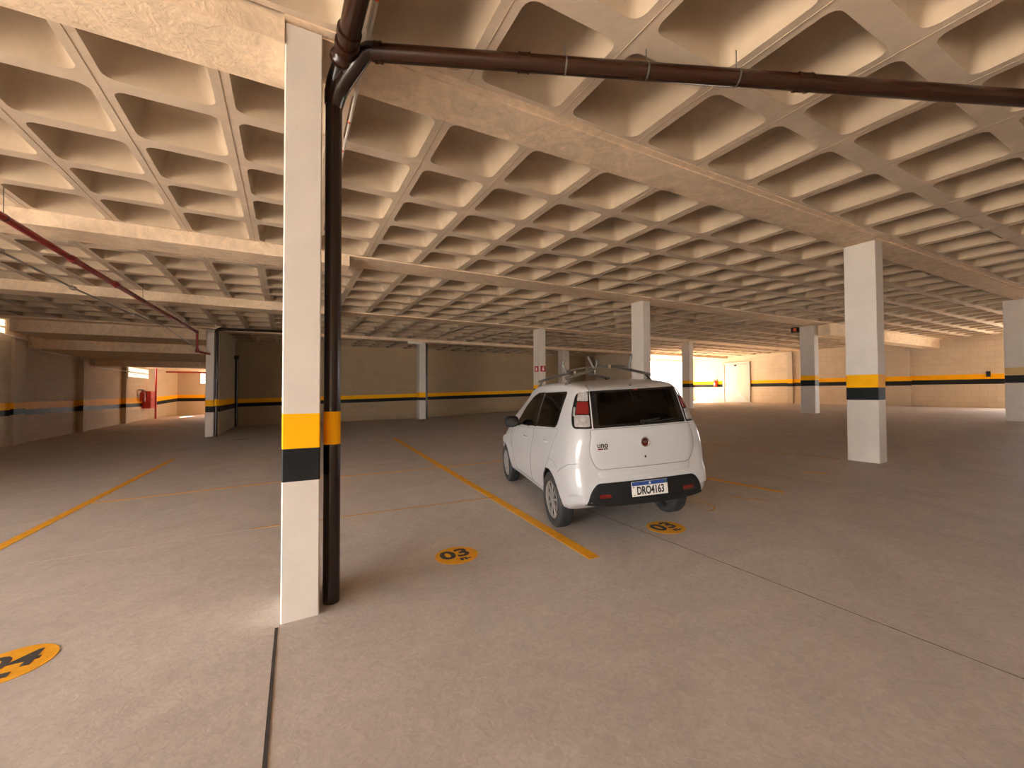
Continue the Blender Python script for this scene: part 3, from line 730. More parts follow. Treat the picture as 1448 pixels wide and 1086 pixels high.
for i, y in enumerate(ST):
    for j, (x, z) in enumerate(secs[i]):
        idx[(i, j, 1)] = len(cv); cv.append(place(x, y, z))
        if x > 1e-6: idx[(i, j, -1)] = len(cv); cv.append(place(-x, y, z))
        else: idx[(i, j, -1)] = idx[(i, j, 1)]
for i in range(len(ST)-1):
    for j in range(nsec-1):
        for sg in (1, -1):
            f = [idx[(i, j, sg)], idx[(i+1, j, sg)], idx[(i+1, j+1, sg)], idx[(i, j+1, sg)]]
            g = []
            for q in f:
                if q not in g: g.append(q)
            if len(g) > 2: cf.append(tuple(g if sg == 1 else g[::-1]))
# rear and front caps, bulged
def cap(i, y, sgn, bulge, nc=28):
    rows = []
    for j in range(nsec):
        x, z = secs[i][j]
        if x < 1e-6: rows.append([idx[(i, j, 1)]]*(nc+1)); continue
        r = [idx[(i, j, -1)]]
        for k in range(1, nc):
            t = -1+2*k/nc
            b = bulge*(1-t*t)
            p = place(x*t, y, z); r.append(len(cv)); cv.append((p[0], p[1]+sgn*b, p[2]))
        r.append(idx[(i, j, 1)]); rows.append(r)
    for j in range(nsec-1):
        for k in range(nc):
            f = [rows[j][k], rows[j][k+1], rows[j+1][k+1], rows[j+1][k]]; g = []
            for q in f:
                if q not in g: g.append(q)
            if len(g) > 2: cf.append(tuple(g))
cap(0, 0, -1, .035); cap(len(ST)-1, 3.5, 1, .05)
BV = BVHTree.FromPolygons([Vector(v) for v in cv], cf)
def proj_to(orig, d):
    h = BV.ray_cast(Vector(orig), Vector(d).normalized())
    return (h[0], h[1]) if h[0] is not None else (None, None)
AX = {'L': (Vector((-3, 0, 0)), Vector((0, 1, 0)), Vector((0, 0, 1)), Vector((1, 0, 0))),
      'R': (Vector((3, 0, 0)), Vector((0, 1, 0)), Vector((0, 0, 1)), Vector((-1, 0, 0))),
      'B': (Vector((0, -3, 0)), Vector((1, 0, 0)), Vector((0, 0, 1)), Vector((0, 1, 0))),
      'F': (Vector((0, 6, 0)), Vector((1, 0, 0)), Vector((0, 0, 1)), Vector((0, -1, 0))),
      'T': (Vector((0, 0, 4)), Vector((1, 0, 0)), Vector((0, 1, 0)), Vector((0, 0, -1))),
      'BL': (Vector((-2.1, -2.1, 0)), Vector((.7071, -.7071, 0)), Vector((0, 0, 1)), Vector((.7071, .7071, 0))),
      'BR': (Vector((2.1, -2.1, 0)), Vector((-.7071, -.7071, 0)), Vector((0, 0, 1)), Vector((-.7071, .7071, 0)))}
def surf(ax, u, v, off=0):
    o, U, V, D = AX[ax]
    p, n = proj_to(o+U*u+V*v, D)
    if p is None: return None, None
    if n.dot(D) > 0: n = -n
    return p+n*off, n
def rpoly(pts, r, n=5, step=.03):
    """round the corners of a polygon and resample its edges"""
    P = [Vector((*p, 0)) for p in pts]; m = len(P); out = []
    rr = r if isinstance(r, (list, tuple)) else [r]*m
    cs = []
    for i in range(m):
        a = (P[i-1]-P[i]); b = (P[(i+1) % m]-P[i]); q = min(rr[i], a.length*.45, b.length*.45)
        A = P[i]+a.normalized()*q; B = P[i]+b.normalized()*q
        cs.append([(1-t)**2*A+2*t*(1-t)*P[i]+t*t*B for t in [k/n for k in range(n+1)]])
    for i in range(m):
        out += cs[i]
        A = cs[i][-1]; B = cs[(i+1) % m][0]; k = int((B-A).length/step)
        for q in range(1, k): out.append(A+(B-A)*q/k)
    return [(p.x, p.y) for p in out]
def patch(name, ax, pts, m, parent, off=.004, sink=.006, rings=6, mats2=None, inner=None, smooth=35, edge=None):
    """panel lying on the body: outline pts in the projection plane; inner fraction gets the 2nd material"""
    c = (sum(p[0] for p in pts)/len(pts), sum(p[1] for p in pts)/len(pts))
    fr = [1, 1, .985] + [1-(k/rings)*1.0 for k in range(1, rings)]
    if inner: fr = [1, 1, .985, inner+.001, inner] + [inner*(1-k/rings) for k in range(1, rings)]
    of = [-sink, off*.55, off] + [off]*(len(fr)-3)
    vs = []; n = len(pts)
    for q, o in zip(fr, of):
        for p in pts:
            s, nn = surf(ax, c[0]+(p[0]-c[0])*q, c[1]+(p[1]-c[1])*q, o)
            if s is None: s = Vector(vs[-1]) if vs else Vector((0, 0, 0))
            vs.append(s)
    s, nn = surf(ax, *c, off); vs.append(s)
    mb = MB(); fs = []; ms = []
    for k in range(len(fr)-1):
        for i in range(n):
            fs.append((k*n+i, k*n+(i+1) % n, (k+1)*n+(i+1) % n, (k+1)*n+i)); ms.append(1 if inner and fr[k+1] < inner+.0005 and fr[k] <= inner+.0015 else 0)
    l = (len(fr)-1)*n
    for i in range(n): fs.append((l+i, l+(i+1) % n, len(vs)-1)); ms.append(1 if inner else 0)
    mb.v = [tuple(v) for v in vs]; mb.f = fs; mb.m = ms
    return mb.build(name, [m] + ([mats2] if mats2 else []), parent, smooth=smooth)
def seam(name, ax, pts, parent, r=.0035, m=None, closed=False):
    P = []
    pts = list(pts)+([pts[0]] if closed else [])
    for a, b in zip(pts[:-1], pts[1:]):
        k = max(1, int(sqrt((a[0]-b[0])**2+(a[1]-b[1])**2)/.03))
        for q in range(k):
            s, n = surf(ax, a[0]+(b[0]-a[0])*q/k, a[1]+(b[1]-a[1])*q/k, r*.25)
            if s is not None: P.append(s)
    s, n = surf(ax, *pts[-1], r*.25)
    if s is not None: P.append(s)
    return MB().tube(P, r, 6).build(name, m or M['seam'], parent, smooth=60)

def inside(p, poly):
    c = False; n = len(poly)
    for i in range(n):
        x1, y1 = poly[i]; x2, y2 = poly[i-1]
        if (y1 > p[1]) != (y2 > p[1]) and p[0] < (x2-x1)*(p[1]-y1)/(y2-y1)+x1: c = not c
    return c
def shrink(poly, k):
    c = (sum(p[0] for p in poly)/len(poly), sum(p[1] for p in poly)/len(poly))
    return [(c[0]+(p[0]-c[0])*k, c[1]+(p[1]-c[1])*k) for p in poly]

# outlines (metres, car space): side windows (y, z), rear window (x, z), windscreen (x, y)
SW_R = rpoly([(1.145, 1.375), (.46, 1.395), (.50, 1.035), (1.20, .992)], [.02, .05, .07, .02])
SW_F = rpoly([(2.16, .945), (1.295, .985), (1.235, 1.375), (1.42, 1.372), (1.66, 1.31), (1.86, 1.21)], [.03, .02, .02, .1, .1, .1])
RW = rpoly([(-.468, 1.395), (.468, 1.395), (.502, 1.058), (-.502, 1.058)], .015)
WS = rpoly([(-.49, 1.90), (.49, 1.90), (.60, 2.58), (-.60, 2.58)], .05)
YR, YF, RA = .645, 2.84, .325
def in_arch(y, z, R=RA): return min((y-YR)**2+(z-.285)**2, (y-YF)**2+(z-.285)**2) < R*R
keep = []
for f in cf:
    c = sum((Vector(cv[q]) for q in f), Vector())/len(f)
    if abs(c.x) > .45 and in_arch(c.y, c.z): continue
    if abs(c.x) > .5 and c.z > .95 and (inside((c.y, c.z), shrink(SW_R, .93)) or inside((c.y, c.z), shrink(SW_F, .93))): continue
    if c.y < .25 and inside((c.x, c.z), shrink(RW, .93)): continue
    if c.z > .95 and c.y > 1.7 and inside((c.x, c.y), shrink(WS, .95)): continue
    keep.append(f)
# snap the ragged wheel-arch edge on to its circle
cnt = {}
for f in keep:
    for a, b in zip(f, f[1:]+f[:1]):
        e = (min(a, b), max(a, b)); cnt[e] = cnt.get(e, 0)+1
bnd = set(q for e, n in cnt.items() if n == 1 for q in e)
used = set(q for f in keep for q in f)
cv2 = [Vector(v) for v in cv]
for q in bnd:
    v = cv2[q]
    if abs(v.x) > .4 and v.z < .75:
        for yc in (YR, YF):
            d = sqrt((v.y-yc)**2+(v.z-.285)**2)
            if d < RA+.06 and d > .2:
                y = yc+(v.y-yc)*RA/d; z = .285+(v.z-.285)*RA/d
                s, n = surf('L' if v.x < 0 else 'R', y, z)
                cv2[q] = Vector((v.x if s is None else s.x, y, z))
remap = {}; nv = []
for q in sorted(used): remap[q] = len(nv); nv.append(tuple(cv2[q]))
mb = MB(); mb.add(nv, [tuple(remap[q] for q in f) for f in keep])
mb.build('body_shell', M['carpaint'], car, smooth=50)

# wheel arches: dark liners with a painted lip
for yc in (YR, YF):
    for sg in (-1, 1):
        mb = MB(); vs = []; n = 40
        for k in range(n+1):
            a = radians(-3+186*k/n)
            y, z = yc+RA*cos(a), .285+RA*sin(a)
            s, nn = surf('L' if sg < 0 else 'R', y, max(z, .262))
            xo = abs(s.x) if s is not None else .74
            vs += [(sg*(xo-.002), y, z), (sg*(xo-.03), yc+(RA-.004)*cos(a), .285+(RA-.004)*sin(a)), (sg*.42, y, z)]
        for k in range(n):
            for j in range(2): mb.f.append((3*k+j, 3*k+j+1, 3*k+j+4, 3*k+j+3)); mb.m.append(0 if j == 0 else 1)
        mb.v = vs
        # inner wall of the wheel house
        b = len(mb.v); mb.v.append((sg*.42, yc, .285))
        for k in range(n): mb.f.append((3*k+2, 3*k+5, b)); mb.m.append(1)
        mb.build('wheel_arch', [M['carpaint'], M['dark']], car, smooth=50)

# wheels
def wheel(x, y, sg):
    w = empty('wheel', (x, y, .283)); w.parent = car
    c = (0, 0, 0); mb = MB(); R = .283; hw = .0825
    prof = [(-hw*.72, .185), (-hw*.95, .20), (-hw*1.04, .232), (-hw*.98, .258), (-hw*.80, .277), (-hw*.60, R-.001)]
    for g in (-.033, 0, .033): prof += [(g-.006, R), (g-.004, R-.008), (g+.004, R-.008), (g+.006, R)]
    prof += [(hw*.60, R-.001), (hw*.80, .277), (hw*.98, .258), (hw*1.04, .232), (hw*.95, .20), (hw*.72, .185)]
    mb.lathe(prof, c, 'x', 56); mb.build('tyre', M['tyre'], w, smooth=40)
    mb = MB(); mb.lathe([(-sg*.07, .06), (-sg*.07, .17), (-sg*.06, .188), (sg*.050, .188)], c, 'x', 40)
    mb.build('wheel_barrel', M['rimdark'], w, smooth=40)
    # spoked cover: rim ring, ten spokes, hub
    rm = MB(); o = sg*.066
    rm.lathe([(o-sg*.02, .170), (o+sg*.006, .172), (o+sg*.010, .181), (o+sg*.004, .190), (o-sg*.01, .194), (o-sg*.03, .190)], c, 'x', 56)
    rr = rm.build('rim', M['rim'], w, smooth=40)
    mb = MB()
    mb.lathe([(o-sg*.03, .001), (o-sg*.024, .168), (o-sg*.03, .172)], c, 'x', 40); mb.build('cover_back', M['rimdark'], rr, smooth=40)
    for k in range(9):
        a = 2*pi*k/9+.2; mb = MB(); vs = []
        for r0_, w0, d in ((.030, .011, .004), (.08, .010, .000), (.13, .012, -.003), (.176, .018, -.002)):
            for e, dx in ((-1, -.014), (-.75, 0), (.75, 0), (1, -.014)):
                q = e*w0
                vs.append((o+sg*(d+dx), r0_*cos(a)-q*sin(a), r0_*sin(a)+q*cos(a)))
        fs = [(4*i+j, 4*i+j+1, 4*i+j+5, 4*i+j+4) for i in range(3) for j in range(3)]
        fs += [(0, 1, 2, 3), (15, 14, 13, 12)]
        mb.add(vs, fs); mb.build('spoke', M['rim'], rr, smooth=50)
    mb = MB(); mb.lathe([(o-sg*.02, .042), (o+sg*.006, .040), (o+sg*.012, .030), (o+sg*.012, .001)], c, 'x', 28); mb.build('hub_cap', M['rim'], rr, smooth=40)
    return w
for y in (YR, YF):
    wheel(-.678, y, -1); wheel(.678, y, 1)

# side panels and windows
for ax, sg in (('L', -1), ('R', 1)):
    for nm, pts, rad in (('rear_door', [(.43, 1.03), (1.235, .965), (1.36, .62), (1.36, .33), (.88, .33), (.84, .50), (.60, .72)], [.05, .02, .02, .03, .05, .05, .05]),
                         ('front_door', [(1.25, .962), (2.20, .91), (2.30, .75), (2.27, .50), (2.18, .33), (1.375, .33), (1.375, .62)], [.02, .03, .08, .08, .03, .03, .02])):
        P = rpoly(pts, rad)
        d = patch(nm, ax, P, M['carpaint'], car, off=.002, sink=.004, rings=8)
        seam('door_gap', ax, P, d, .0022, closed=True)
        hy, hz = (.735, .875) if nm == 'rear_door' else (1.60, .83)
        s, n = surf(ax, hy, hz, 0)
        patch('handle_cup', ax, [(hy+.055*cos(a), hz+.04*sin(a)) for a in [2*pi*k/20 for k in range(20)]], M['carpaint'], d, off=.004, sink=.003, rings=3)
        mb = MB(); x = s.x
        mb.tube(bezier([(x+sg*.002, hy-.07, hz-.005), (x+sg*.022, hy-.045, hz+.004), (x+sg*.026, hy+.02, hz+.006), (x+sg*.003, hy+.065, hz)], 6), .012, 10)
        mb.build('door_handle', M['carpaint'], d, smooth=60)
    patch('rear_side_window', ax, SW_R, M['frit'], car, off=.003, sink=.02, rings=4, mats2=M['glass'], inner=.92)
    patch('front_side_window', ax, SW_F, M['frit'], car, off=.003, sink=.02, rings=4, mats2=M['glass'], inner=.92)
    patch('window_pillar', ax, rpoly([(1.235, 1.378), (1.145, 1.378), (1.20, .985), (1.295, .985)], .006), M['frit'], car, off=.005, sink=.006, rings=2)
    # bumper joint, sill strip, fuel flap
    seam('bumper_joint', ax, [(.02, .755), (.12, .735), (.30, .655), (.34, .63)], car, .003)
    seam('sill_joint', ax, [(.97, .33), (2.18, .315)], car, .003)
    if ax == 'L':
        seam('wing_crease', ax, [(.60, .72), (.47, .72), (.36, .66)], car, .0015)
    seam('wing_joint', ax, [(2.34, .93), (2.40, .72), (2.32, .60)], car, .003)
    # mirror
    mr = empty('door_mirror', (0, 0, 0)); mr.parent = car
    mb = MB(); vs = []; nu_, nv_ = 20, 10
    for i in range(nv_+1):
        t = pi*i/nv_
        for k in range(nu_):
            a = 2*pi*k/nu_
            ex = .10*sin(t)*abs(cos(a))**.7*(1 if cos(a) > 0 else -1); ez = .075*sin(t)*abs(sin(a))**.7*(1 if sin(a) > 0 else -1)
            vs.append((sg*(.845+ex), 1.93-.045*cos(t)+ (.02 if i > 5 else 0), .995+ez))
    fs = [(i*nu_+k, i*nu_+(k+1) % nu_, (i+1)*nu_+(k+1) % nu_, (i+1)*nu_+k) for i in range(nv_) for k in range(nu_)]
    mb.add(vs, fs); mb.tube([(sg*.70, 1.97, .945), (sg*.80, 1.95, .965)], .02, 10)
    mb.build('mirror_housing', M['trimblack'], mr, smooth=50)
    mb = MB(); mb.add([(sg*(.845+.08*cos(a)), 1.884, .995+.055*sin(a)) for a in [2*pi*k/24 for k in range(24)]]+[(sg*(.845+.08*cos(a)), 1.892, .995+.055*sin(a)) for a in [2*pi*k/24 for k in range(24)]],
        [tuple(range(24)), tuple(range(47, 23, -1))]+[(k, (k+1) % 24, 24+(k+1) % 24, 24+k) for k in range(24)])
    mb.build('mirror_glass', M['frit'], mr)

# rear: window, lamps, tailgate, bumper insert
patch('rear_window', 'B', RW, M['frit'], car, off=.003, sink=.02, rings=5, mats2=M['glass'], inner=.88)
patch('windscreen', 'T', WS, M['frit'], car, off=.003, sink=.02, rings=5, mats2=M['glass'], inner=.93)
for ax in ('BL', 'BR'):
    UI = lambda x, y: (x*.7071-y*.7071)
    it, ib = UI(-.470, .145), UI(-.505, .028); ot, om, ob = UI(-.60, .235), UI(-.66, .20), UI(-.69, .125)
    P = rpoly([(it, 1.395), (ib, 1.058), (ob, 1.058), (om-.004, 1.20), (ot, 1.375)], [.006, .006, .06, .06, .05])
    lamp = patch('tail_lamp', ax, P, M['frit'], car, off=.003, sink=.006, rings=5)
    def cut(z0, z1, k0=.10, k1=.86):
        def edge(z):
            t = (z-1.058)/(1.395-1.058); i = ib+(it-ib)*t
            o = ob+(om-ob)*min(1, (z-1.058)/.14) if z < 1.2 else om+(ot-om)*(z-1.2)/.175
            return i, o
        pts = []
        for z in (z1, z0): 
            i, o = edge(z); pts.append((i+(o-i)*k0, z))
        for z in (z0, z1):
            i, o = edge(z); pts.append((i+(o-i)*k1, z))
        return rpoly(pts, .012)
    patch('clear_lens', ax, cut(1.305, 1.385, .06, .72), M['clearlens'], lamp, off=.009, sink=.001, rings=3)
    patch('red_lens', ax, cut(1.185, 1.298, .06, .68), M['redlens'], lamp, off=.011, sink=.001, rings=3)
    patch('side_marker', ax, cut(1.165, 1.25, .76, .90), M['clearlens'], lamp, off=.008, sink=.001, rings=2)
    patch('reversing_lens', ax, cut(1.075, 1.178, .06, .78), M['clearlens'], lamp, off=.010, sink=.001, rings=3)
    for p, q in (((1.19), (1.29)), ((1.29), (1.19))):
        i0 = it+(ot-it)*.12; i1 = it+(ot-it)*.62
        seam('lens_rib', ax, [(i0, p), (i1, q)], lamp, .003, M['redlens'])
TG = rpoly([(-.530, 1.045), (.530, 1.045), (.565, .88), (.555, .80), (.50, .69), (-.50, .69), (-.555, .80), (-.565, .88)], [.01, .01, .05, .05, .09, .09, .05, .05])
tgt = patch('tailgate', 'B', TG, M['carpaint'], car, off=.008, sink=.004, rings=9)
seam('tailgate_gap', 'B', TG[-1:]+[p for p in TG], tgt, .0055)
for sx in (-1, 1):
    seam('spoiler_gap', 'B', [(sx*.468, 1.398), (sx*.462, 1.425)], tgt, .004)
    seam('spoiler_gap', 'T', [(sx*.462, .16), (sx*.45, .26), (sx*.40, .36)], tgt, .004)
patch('bumper_ledge', 'B', rpoly([(-.50, .672), (.50, .672), (.48, .615), (-.48, .615)], .02), M['carpaint'], car, off=.006, sink=.004, rings=3)
BI = rpoly([(-.52, .572), (.52, .572), (.585, .50), (.625, .372), (-.625, .372), (-.585, .50)], [.04, .04, .05, .02, .02, .05])
bi = patch('bumper_insert', 'B', BI, M['trimblack'], car, off=.006, sink=.004, rings=8)
mb = MB(); vs = []
for k in range(25):
    x = -.615+1.23*k/24; s, n = surf('B', x, .40, 0)
    y = s.y if s is not None else .03
    e = .034*(abs(x)/.615)**4
    vs += [(x, y-.013, .40), (x, y-.006, .356+e*.8), (x, y+.12, .325+e), (x, y+.22, .365)]
fs = [(4*k+j, 4*k+(j+1) % 4, 4*k+4+(j+1) % 4, 4*k+4+j) for k in range(24) for j in range(4)] + [(0, 1, 2, 3), (99, 98, 97, 96)]
mb.add(vs, fs); mb.build('bumper_lip', M['trimblack'], bi, smooth=50)
for sx in (-1, 1):
    P = rpoly([(sx*.505, .474), (sx*.388, .470), (sx*.388, .438), (sx*.505, .440)], .006)
    patch('reflector', 'B', P, M['redlens'], bi, off=.011, sink=.001, rings=3)
    seam('plate_recess_edge', 'B', [(sx*.27, .565), (sx*.255, .46), (sx*.20, .405)], bi, .006, M['trimblack'])
# number plate
pl = empty('number_plate'); pl.parent = car
s0, n0 = surf('B', 0, .50, .012)
tilt = Matrix.Translation((0, s0.y-.012, .498)) @ Matrix.Rotation(radians(90-4), 4, 'X')
pl.matrix_local = tilt
mb = MB(); mb.box(-.192, -.066, -.004, .192, .066, .003, bev=.004); mb.build('plate_base', M['plate'], pl)
mb = MB(); mb.box(-.190, .030, .003, .190, .064, .0045); mb.build('blue_band', M['plateblue'], pl)
mb = MB(); mb.lathe([(.0045, .001), (.0045, .010), (.006, .010), (.006, .001)], (0, .047, 0), 'z', 16); mb.build('plate_bolt', M['signw'], pl)
mb = MB(); mb.box(.158, .036, .0045, .180, .058, .0055); mb.build('plate_emblem', mat('emblem_green', (.03, .10, .04), .5), pl)
mb = MB(); mb.box(-.178, .012, .003, -.166, .022, .0042); mb.box(-.178, -.056, .003, -.160, -.050, .0042); mb.build('plate_marks', M['platetxt'], pl)
text_mesh('plate_letters', 'DRO4163', .098, M['platetxt'], pl, Matrix.Translation((.005, -.019, .0035)), bold=.003, depth=.0008, sx=.72)
def rear_frame(x, z, off):
    s, n = surf('B', x, z, off)
    X = Vector((1, 0, 0)); X = (X-n*X.dot(n)).normalized(); Y = n.cross(X)
    m = Matrix((X, Y, n)).transposed().to_4x4(); m.translation = s; return m
lg = empty('maker_badge', M=None); lg.parent = car; lg.matrix_local = rear_frame(0, .908, .008)
mb = MB(); mb.lathe([(-.002, .056), (.004, .056), (.007, .050), (.003, .042), (.0, .001)], (0, 0, 0), 'z', 40); mb.build('badge_seat', M['carpaint'], lg, smooth=40)
mb = MB(); mb.lathe([(.0, .046), (.009, .045), (.011, .041), (.008, .036), (.004, .035)], (0, 0, 0), 'z', 40); mb.build('badge_ring', M['chrome'], lg, smooth=40)
mb = MB(); mb.lathe([(.004, .037), (.008, .034), (.010, .001)], (0, 0, 0), 'z', 40); mb.build('badge_disc', M['badge_red'], lg, smooth=40)
text_mesh('badge_letters', 'FIAT', .030, M['chrome'], lg, Matrix.Translation((0, 0, .0105)), bold=.0004, depth=.001, sx=.78)
lk = MB(); lk.lathe([(.0, .022), (.004, .020), (.003, .013), (.001, .001)], (0, 0, 0), 'z', 24)
o = lk.build('tailgate_lock', M['carpaint'], car, smooth=40, M=rear_frame(0, .775, .008))
mb = MB(); mb.lathe([(.002, .011), (.005, .010), (.005, .001)], (0, 0, 0), 'z', 16); mb.build('key_barrel', M['dark'], o)
nb = empty('model_badge'); nb.parent = car; nb.matrix_local = rear_frame(-.435, .895, .009)
text_mesh('badge_letters', 'uno', .070, M['dark'], nb, Matrix.Translation((0, .012, .001)), bold=.0016, depth=.0015, sx=1.0)
mb = MB(); mb.box(-.050, -.028, 0, .002, -.016, .002); tag(mb.build('red_bar', M['redlens'], nb), 'small red bar')
mb = MB(); mb.box(.010, -.027, 0, .028, -.017, .002); mb.box(.031, -.027, 0, .050, -.017, .002); mb.build('dark_bar', M['dark'], nb)
mb = MB(); mb.lathe([(0, .012), (.006, .011), (.008, .001)], (0, 0, 0), 'z', 16); mb.build('washer_jet', M['dark'], car, M=rear_frame(0, 1.428, .0))
patch('high_brake_lamp', 'B', rpoly([(-.03, 1.388), (.03, 1.388), (.03, 1.378), (-.03, 1.378)], .002), M['redlens'], car, off=.006, sink=.001, rings=2)
wp = empty('rear_wiper'); wp.parent = car
a0, _ = surf('B', .0, 1.085, .02); a1, _ = surf('B', .19, 1.105, .022); a2, _ = surf('B', .37, 1.092, .018); a3, _ = surf('B', .06, 1.080, .014)
mb = MB(); mb.tube([a0, a1], [.012, .007], 8); mb.lathe([(-.01, .02), (.012, .018), (.014, .001)], tuple(a0), 'y', 14); mb.build('wiper_arm', M['dark'], wp, smooth=50)
mb = MB(); mb.tube([a3, a2], .006, 8); mb.build('wiper_blade', M['dark'], wp, smooth=50)
# tow eye cover / exhaust
mb = MB(); mb.tube([(.28, .10, .27), (.28, .6, .28)], .025, 12); mb.build('exhaust_pipe', M['dark'], car, smooth=50)
# floor pan and cabin
mb = MB(); mb.box(-.55, .38, .24, .55, 3.2, .34, bev=.03); mb.box(-.42, .24, .32, .42, 3.2, .55); mb.build('floor_pan', M['dark'], car)
mb = MB(); mb.box(-.40, .95, .55, .40, 1.2, .60); mb.box(-.55, 2.15, .60, .55, 2.55, .93, bev=.05); mb.box(-.52, .12, .55, .52, .5, .92, bev=.02)
mb.build('cabin_trim', M['cabin'], car)
mb = MB(); mb.box(-.55, .55, .55, .55, 1.0, .68, bev=.04); mb.box(-.55, .50, .60, .55, .62, 1.12, bev=.04)
for x in (-.33, .33): mb.box(x-.12, .50, 1.13, x+.12, .58, 1.26, bev=.035)
mb.build('rear_seat', M['seat'], car)
for x in (-.34, .34):
    mb = MB(); mb.box(x-.23, 1.35, .55, x+.23, 1.8, .68, bev=.05); mb.box(x-.22, 1.26, .62, x+.22, 1.38, 1.18, bev=.05); mb.box(x-.12, 1.27, 1.19, x+.12, 1.36, 1.36, bev=.035)
    mb.tube([(x-.05, 1.32, 1.15), (x-.05, 1.32, 1.22)], .008, 8); mb.tube([(x+.05, 1.32, 1.15), (x+.05, 1.32, 1.22)], .008, 8)
    mb.build('front_seat', M['seat'], car)
mb = MB(); ring = [(-.34+.17*cos(a), 2.08+.06*sin(a), .98+.16*sin(a)) for a in [2*pi*k/24 for k in range(25)]]
mb.tube(ring, .016, 8); mb.tube([(-.34, 2.08, .98), (-.34, 2.25, .90)], .03, 8); mb.build('steering_wheel', M['cabin'], car, smooth=50)
mb = MB(); mb.box(-.1, 2.02, 1.27, .1, 2.05, 1.33, bev=.01); mb.build('cabin_mirror', M['cabin'], car)
for sx in (-1, 1):   # head lamps, seen from the front
    patch('head_lamp', 'F', rpoly([(sx*.26, .72), (sx*.44, .75), (sx*.47, .62), (sx*.30, .62)], .03), M['clearlens'], car, off=.004, rings=3)
patch('front_grille', 'F', rpoly([(-.28, .46), (.28, .46), (.32, .36), (-.32, .36)], .02), M['trimblack'], car, off=.004, rings=3)

# ------------------------------------------------------------------ roof rack
rk = empty('roof_rack', M=MCAR @ Matrix.Translation((0, 1.3, 1.50)))
tag(rk, 'grey tubular roof rack with forked uprights on top of the white car', 'roof rack')
RI = Matrix.Translation((0, -1.3, -1.50))
def rbuild(mb, nm, m, par=None): 
    o = mb.build(nm, m, par or rk, smooth=50)
    if par is None: o.matrix_local = RI
    return o
def roof_z(x, y):
    s, n = surf('T', x, y); return s.z if s is not None else 1.45
for y, hz, x1 in ((.62, .165, .50), (1.62, .155, .50)):
    zl = roof_z(-x1, y)
    mb = MB(); mb.tube(bezier([(-x1-.02, y, zl+.055), (-.36, y, zl+.095), (-.12, y, zl+hz-.01), (.0, y, zl+hz), (.12, y, zl+hz-.01), (.36, y, zl+.095), (x1+.02, y, zl+.055)], 6), .0155, 12)
    rbuild(mb, 'cross_bar', M['steel'])
    for sx in (-1, 1):
        mb = MB(); mb.tube(bezier([(sx*(x1-.06), y, zl+.08), (sx*(x1-.03), y, zl+.05), (sx*(x1+.015), y, roof_z(sx*x1, y)-.005)], 5), .013, 10)
        mb.box(sx*x1-.03, y-.02, roof_z(sx*x1, y)-.018, sx*x1+.03, y+.02, roof_z(sx*x1, y)+.012, bev=.006)
        rbuild(mb, 'foot', M['dark'] if sx > 0 else M['steel'])
    mb = MB(); mb.lathe([(-.02, .001), (-.02, .02), (.02, .02), (.02, .001)], (0, y-.005, zl+hz), 'y', 14); rbuild(mb, 'clamp', M['chrome'])
zr = roof_z(-.5, 1.0)
for x, y, dx, hook in ((-.11, 1.62, -.05, 1), (.24, .62, .05, 0)):
    zb_ = zr+.11
    mb = MB(); mb.tube(bezier([(x, y, zb_), (x+dx*.5, y, zb_+.07), (x+dx, y, zb_+.14), (x+dx+(.035 if hook else -.01), y-.01, zb_+.17)], 5), .0125, 10)
    rbuild(mb, 'upright', M['steel'])
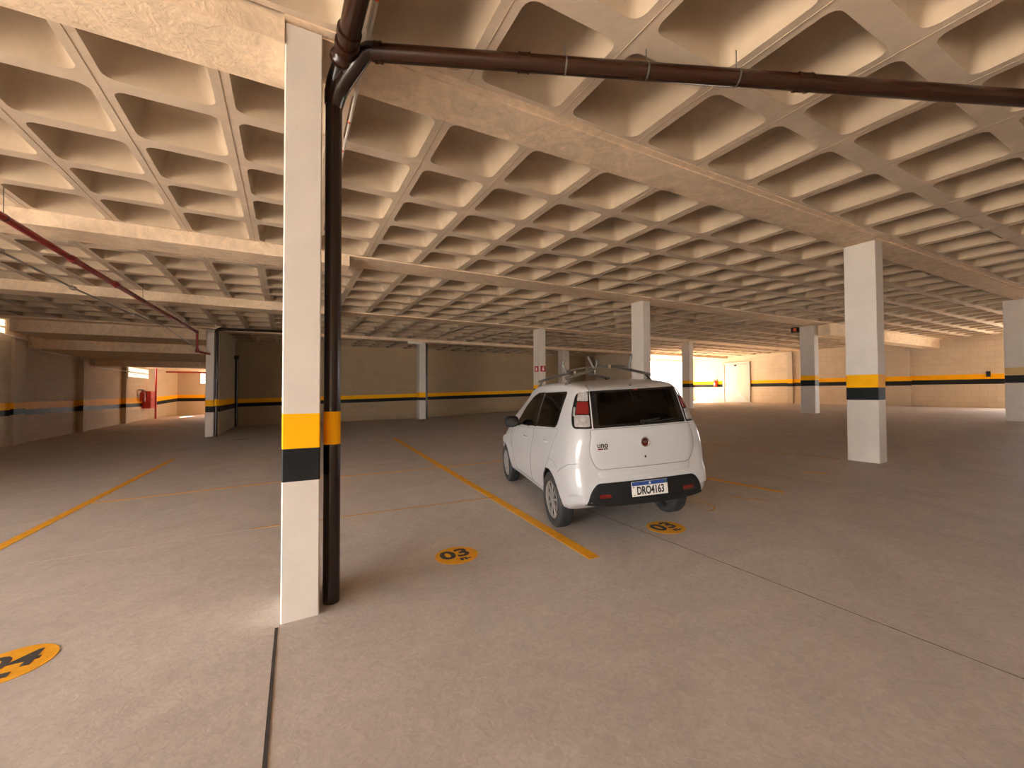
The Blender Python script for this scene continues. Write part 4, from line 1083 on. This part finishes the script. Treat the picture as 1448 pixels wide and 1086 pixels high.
for x, y in ((-.17, .62),):
    mb = MB(); mb.tube(bezier([(x-.075, y, zr+.27), (x-.035, y, zr+.19), (x, y, zr+.13)], 5), .012, 10); mb.tube(bezier([(x+.03, y+.01, zr+.23), (x+.025, y, zr+.18), (x, y, zr+.13)], 5), .012, 10)
    mb.tube([(x, y, zr+.14), (x, y, zr+.085)], .010, 10)
    rbuild(mb, 'fork', M['steel'])
mb = MB(); mb.tube(bezier([(-.05, .63, zr+.165), (-.12, 1.1, zr+.16), (-.10, 1.61, zr+.15)], 6), .011, 10); mb.tube(bezier([(.05, .63, zr+.165), (.17, .64, zr+.16), (.24, .62, zr+.15)], 6), .009, 10)
rbuild(mb, 'brace', M['steel'])

# ------------------------------------------------------------------ light
W = bpy.data.worlds.new('world'); SC.world = W; W.use_nodes = True
bg = W.node_tree.nodes['Background']
WCOL = (.98, .99, 1.03)
bg.inputs['Color'].default_value = (*WCOL, 1); bg.inputs['Strength'].default_value = 17
sun = bpy.data.lights.new('sun', 'SUN'); sun.energy = 110; sun.color = (1, .88, .70); sun.angle = radians(.6)
so = bpy.data.objects.new('sun', sun); COL.objects.link(so)
sd = Vector((-.10, -.80, -.58)).normalized(); so.rotation_euler = sd.to_track_quat('-Z', 'Y').to_euler(); so.location = (10, 60, 40)
def portal(loc, dirv, sx, sy):
    l = bpy.data.lights.new('daylight_portal', 'AREA'); l.shape = 'RECTANGLE'; l.size = sx; l.size_y = sy; l.cycles.is_portal = True
    o = bpy.data.objects.new('daylight_portal', l); COL.objects.link(o); o.location = loc
    o.rotation_euler = Vector(dirv).to_track_quat('-Z', 'Z').to_euler()
portal((-9.1, -.9, 1.15), (1, 0, 0), 12.2, 3.4)
portal((23.1, 22.5, 2.4), (0, -1, 0), 7.8, 3.3)
portal((27.3, 2.25, 1.92), (-1, 0, 0), 5.5, 2.4)
portal((-3.1, 40.1, 1.1), (0, -1, 0), 1.3, 2.5)
portal((-8.4, 34.4, 2.83), (1, 0, 0), 4.2, .63)

SC.view_settings.view_transform = 'Standard'; SC.view_settings.look = 'None'
SC.view_settings.gamma = 1; SC.view_settings.use_curve_mapping = False
SC.view_settings.exposure = 0.3
SC.cycles.use_denoising = True
SC.cycles.max_bounces = 12; SC.cycles.diffuse_bounces = 8; SC.cycles.transparent_max_bounces = 12
SC.cycles.sample_clamp_indirect = 6
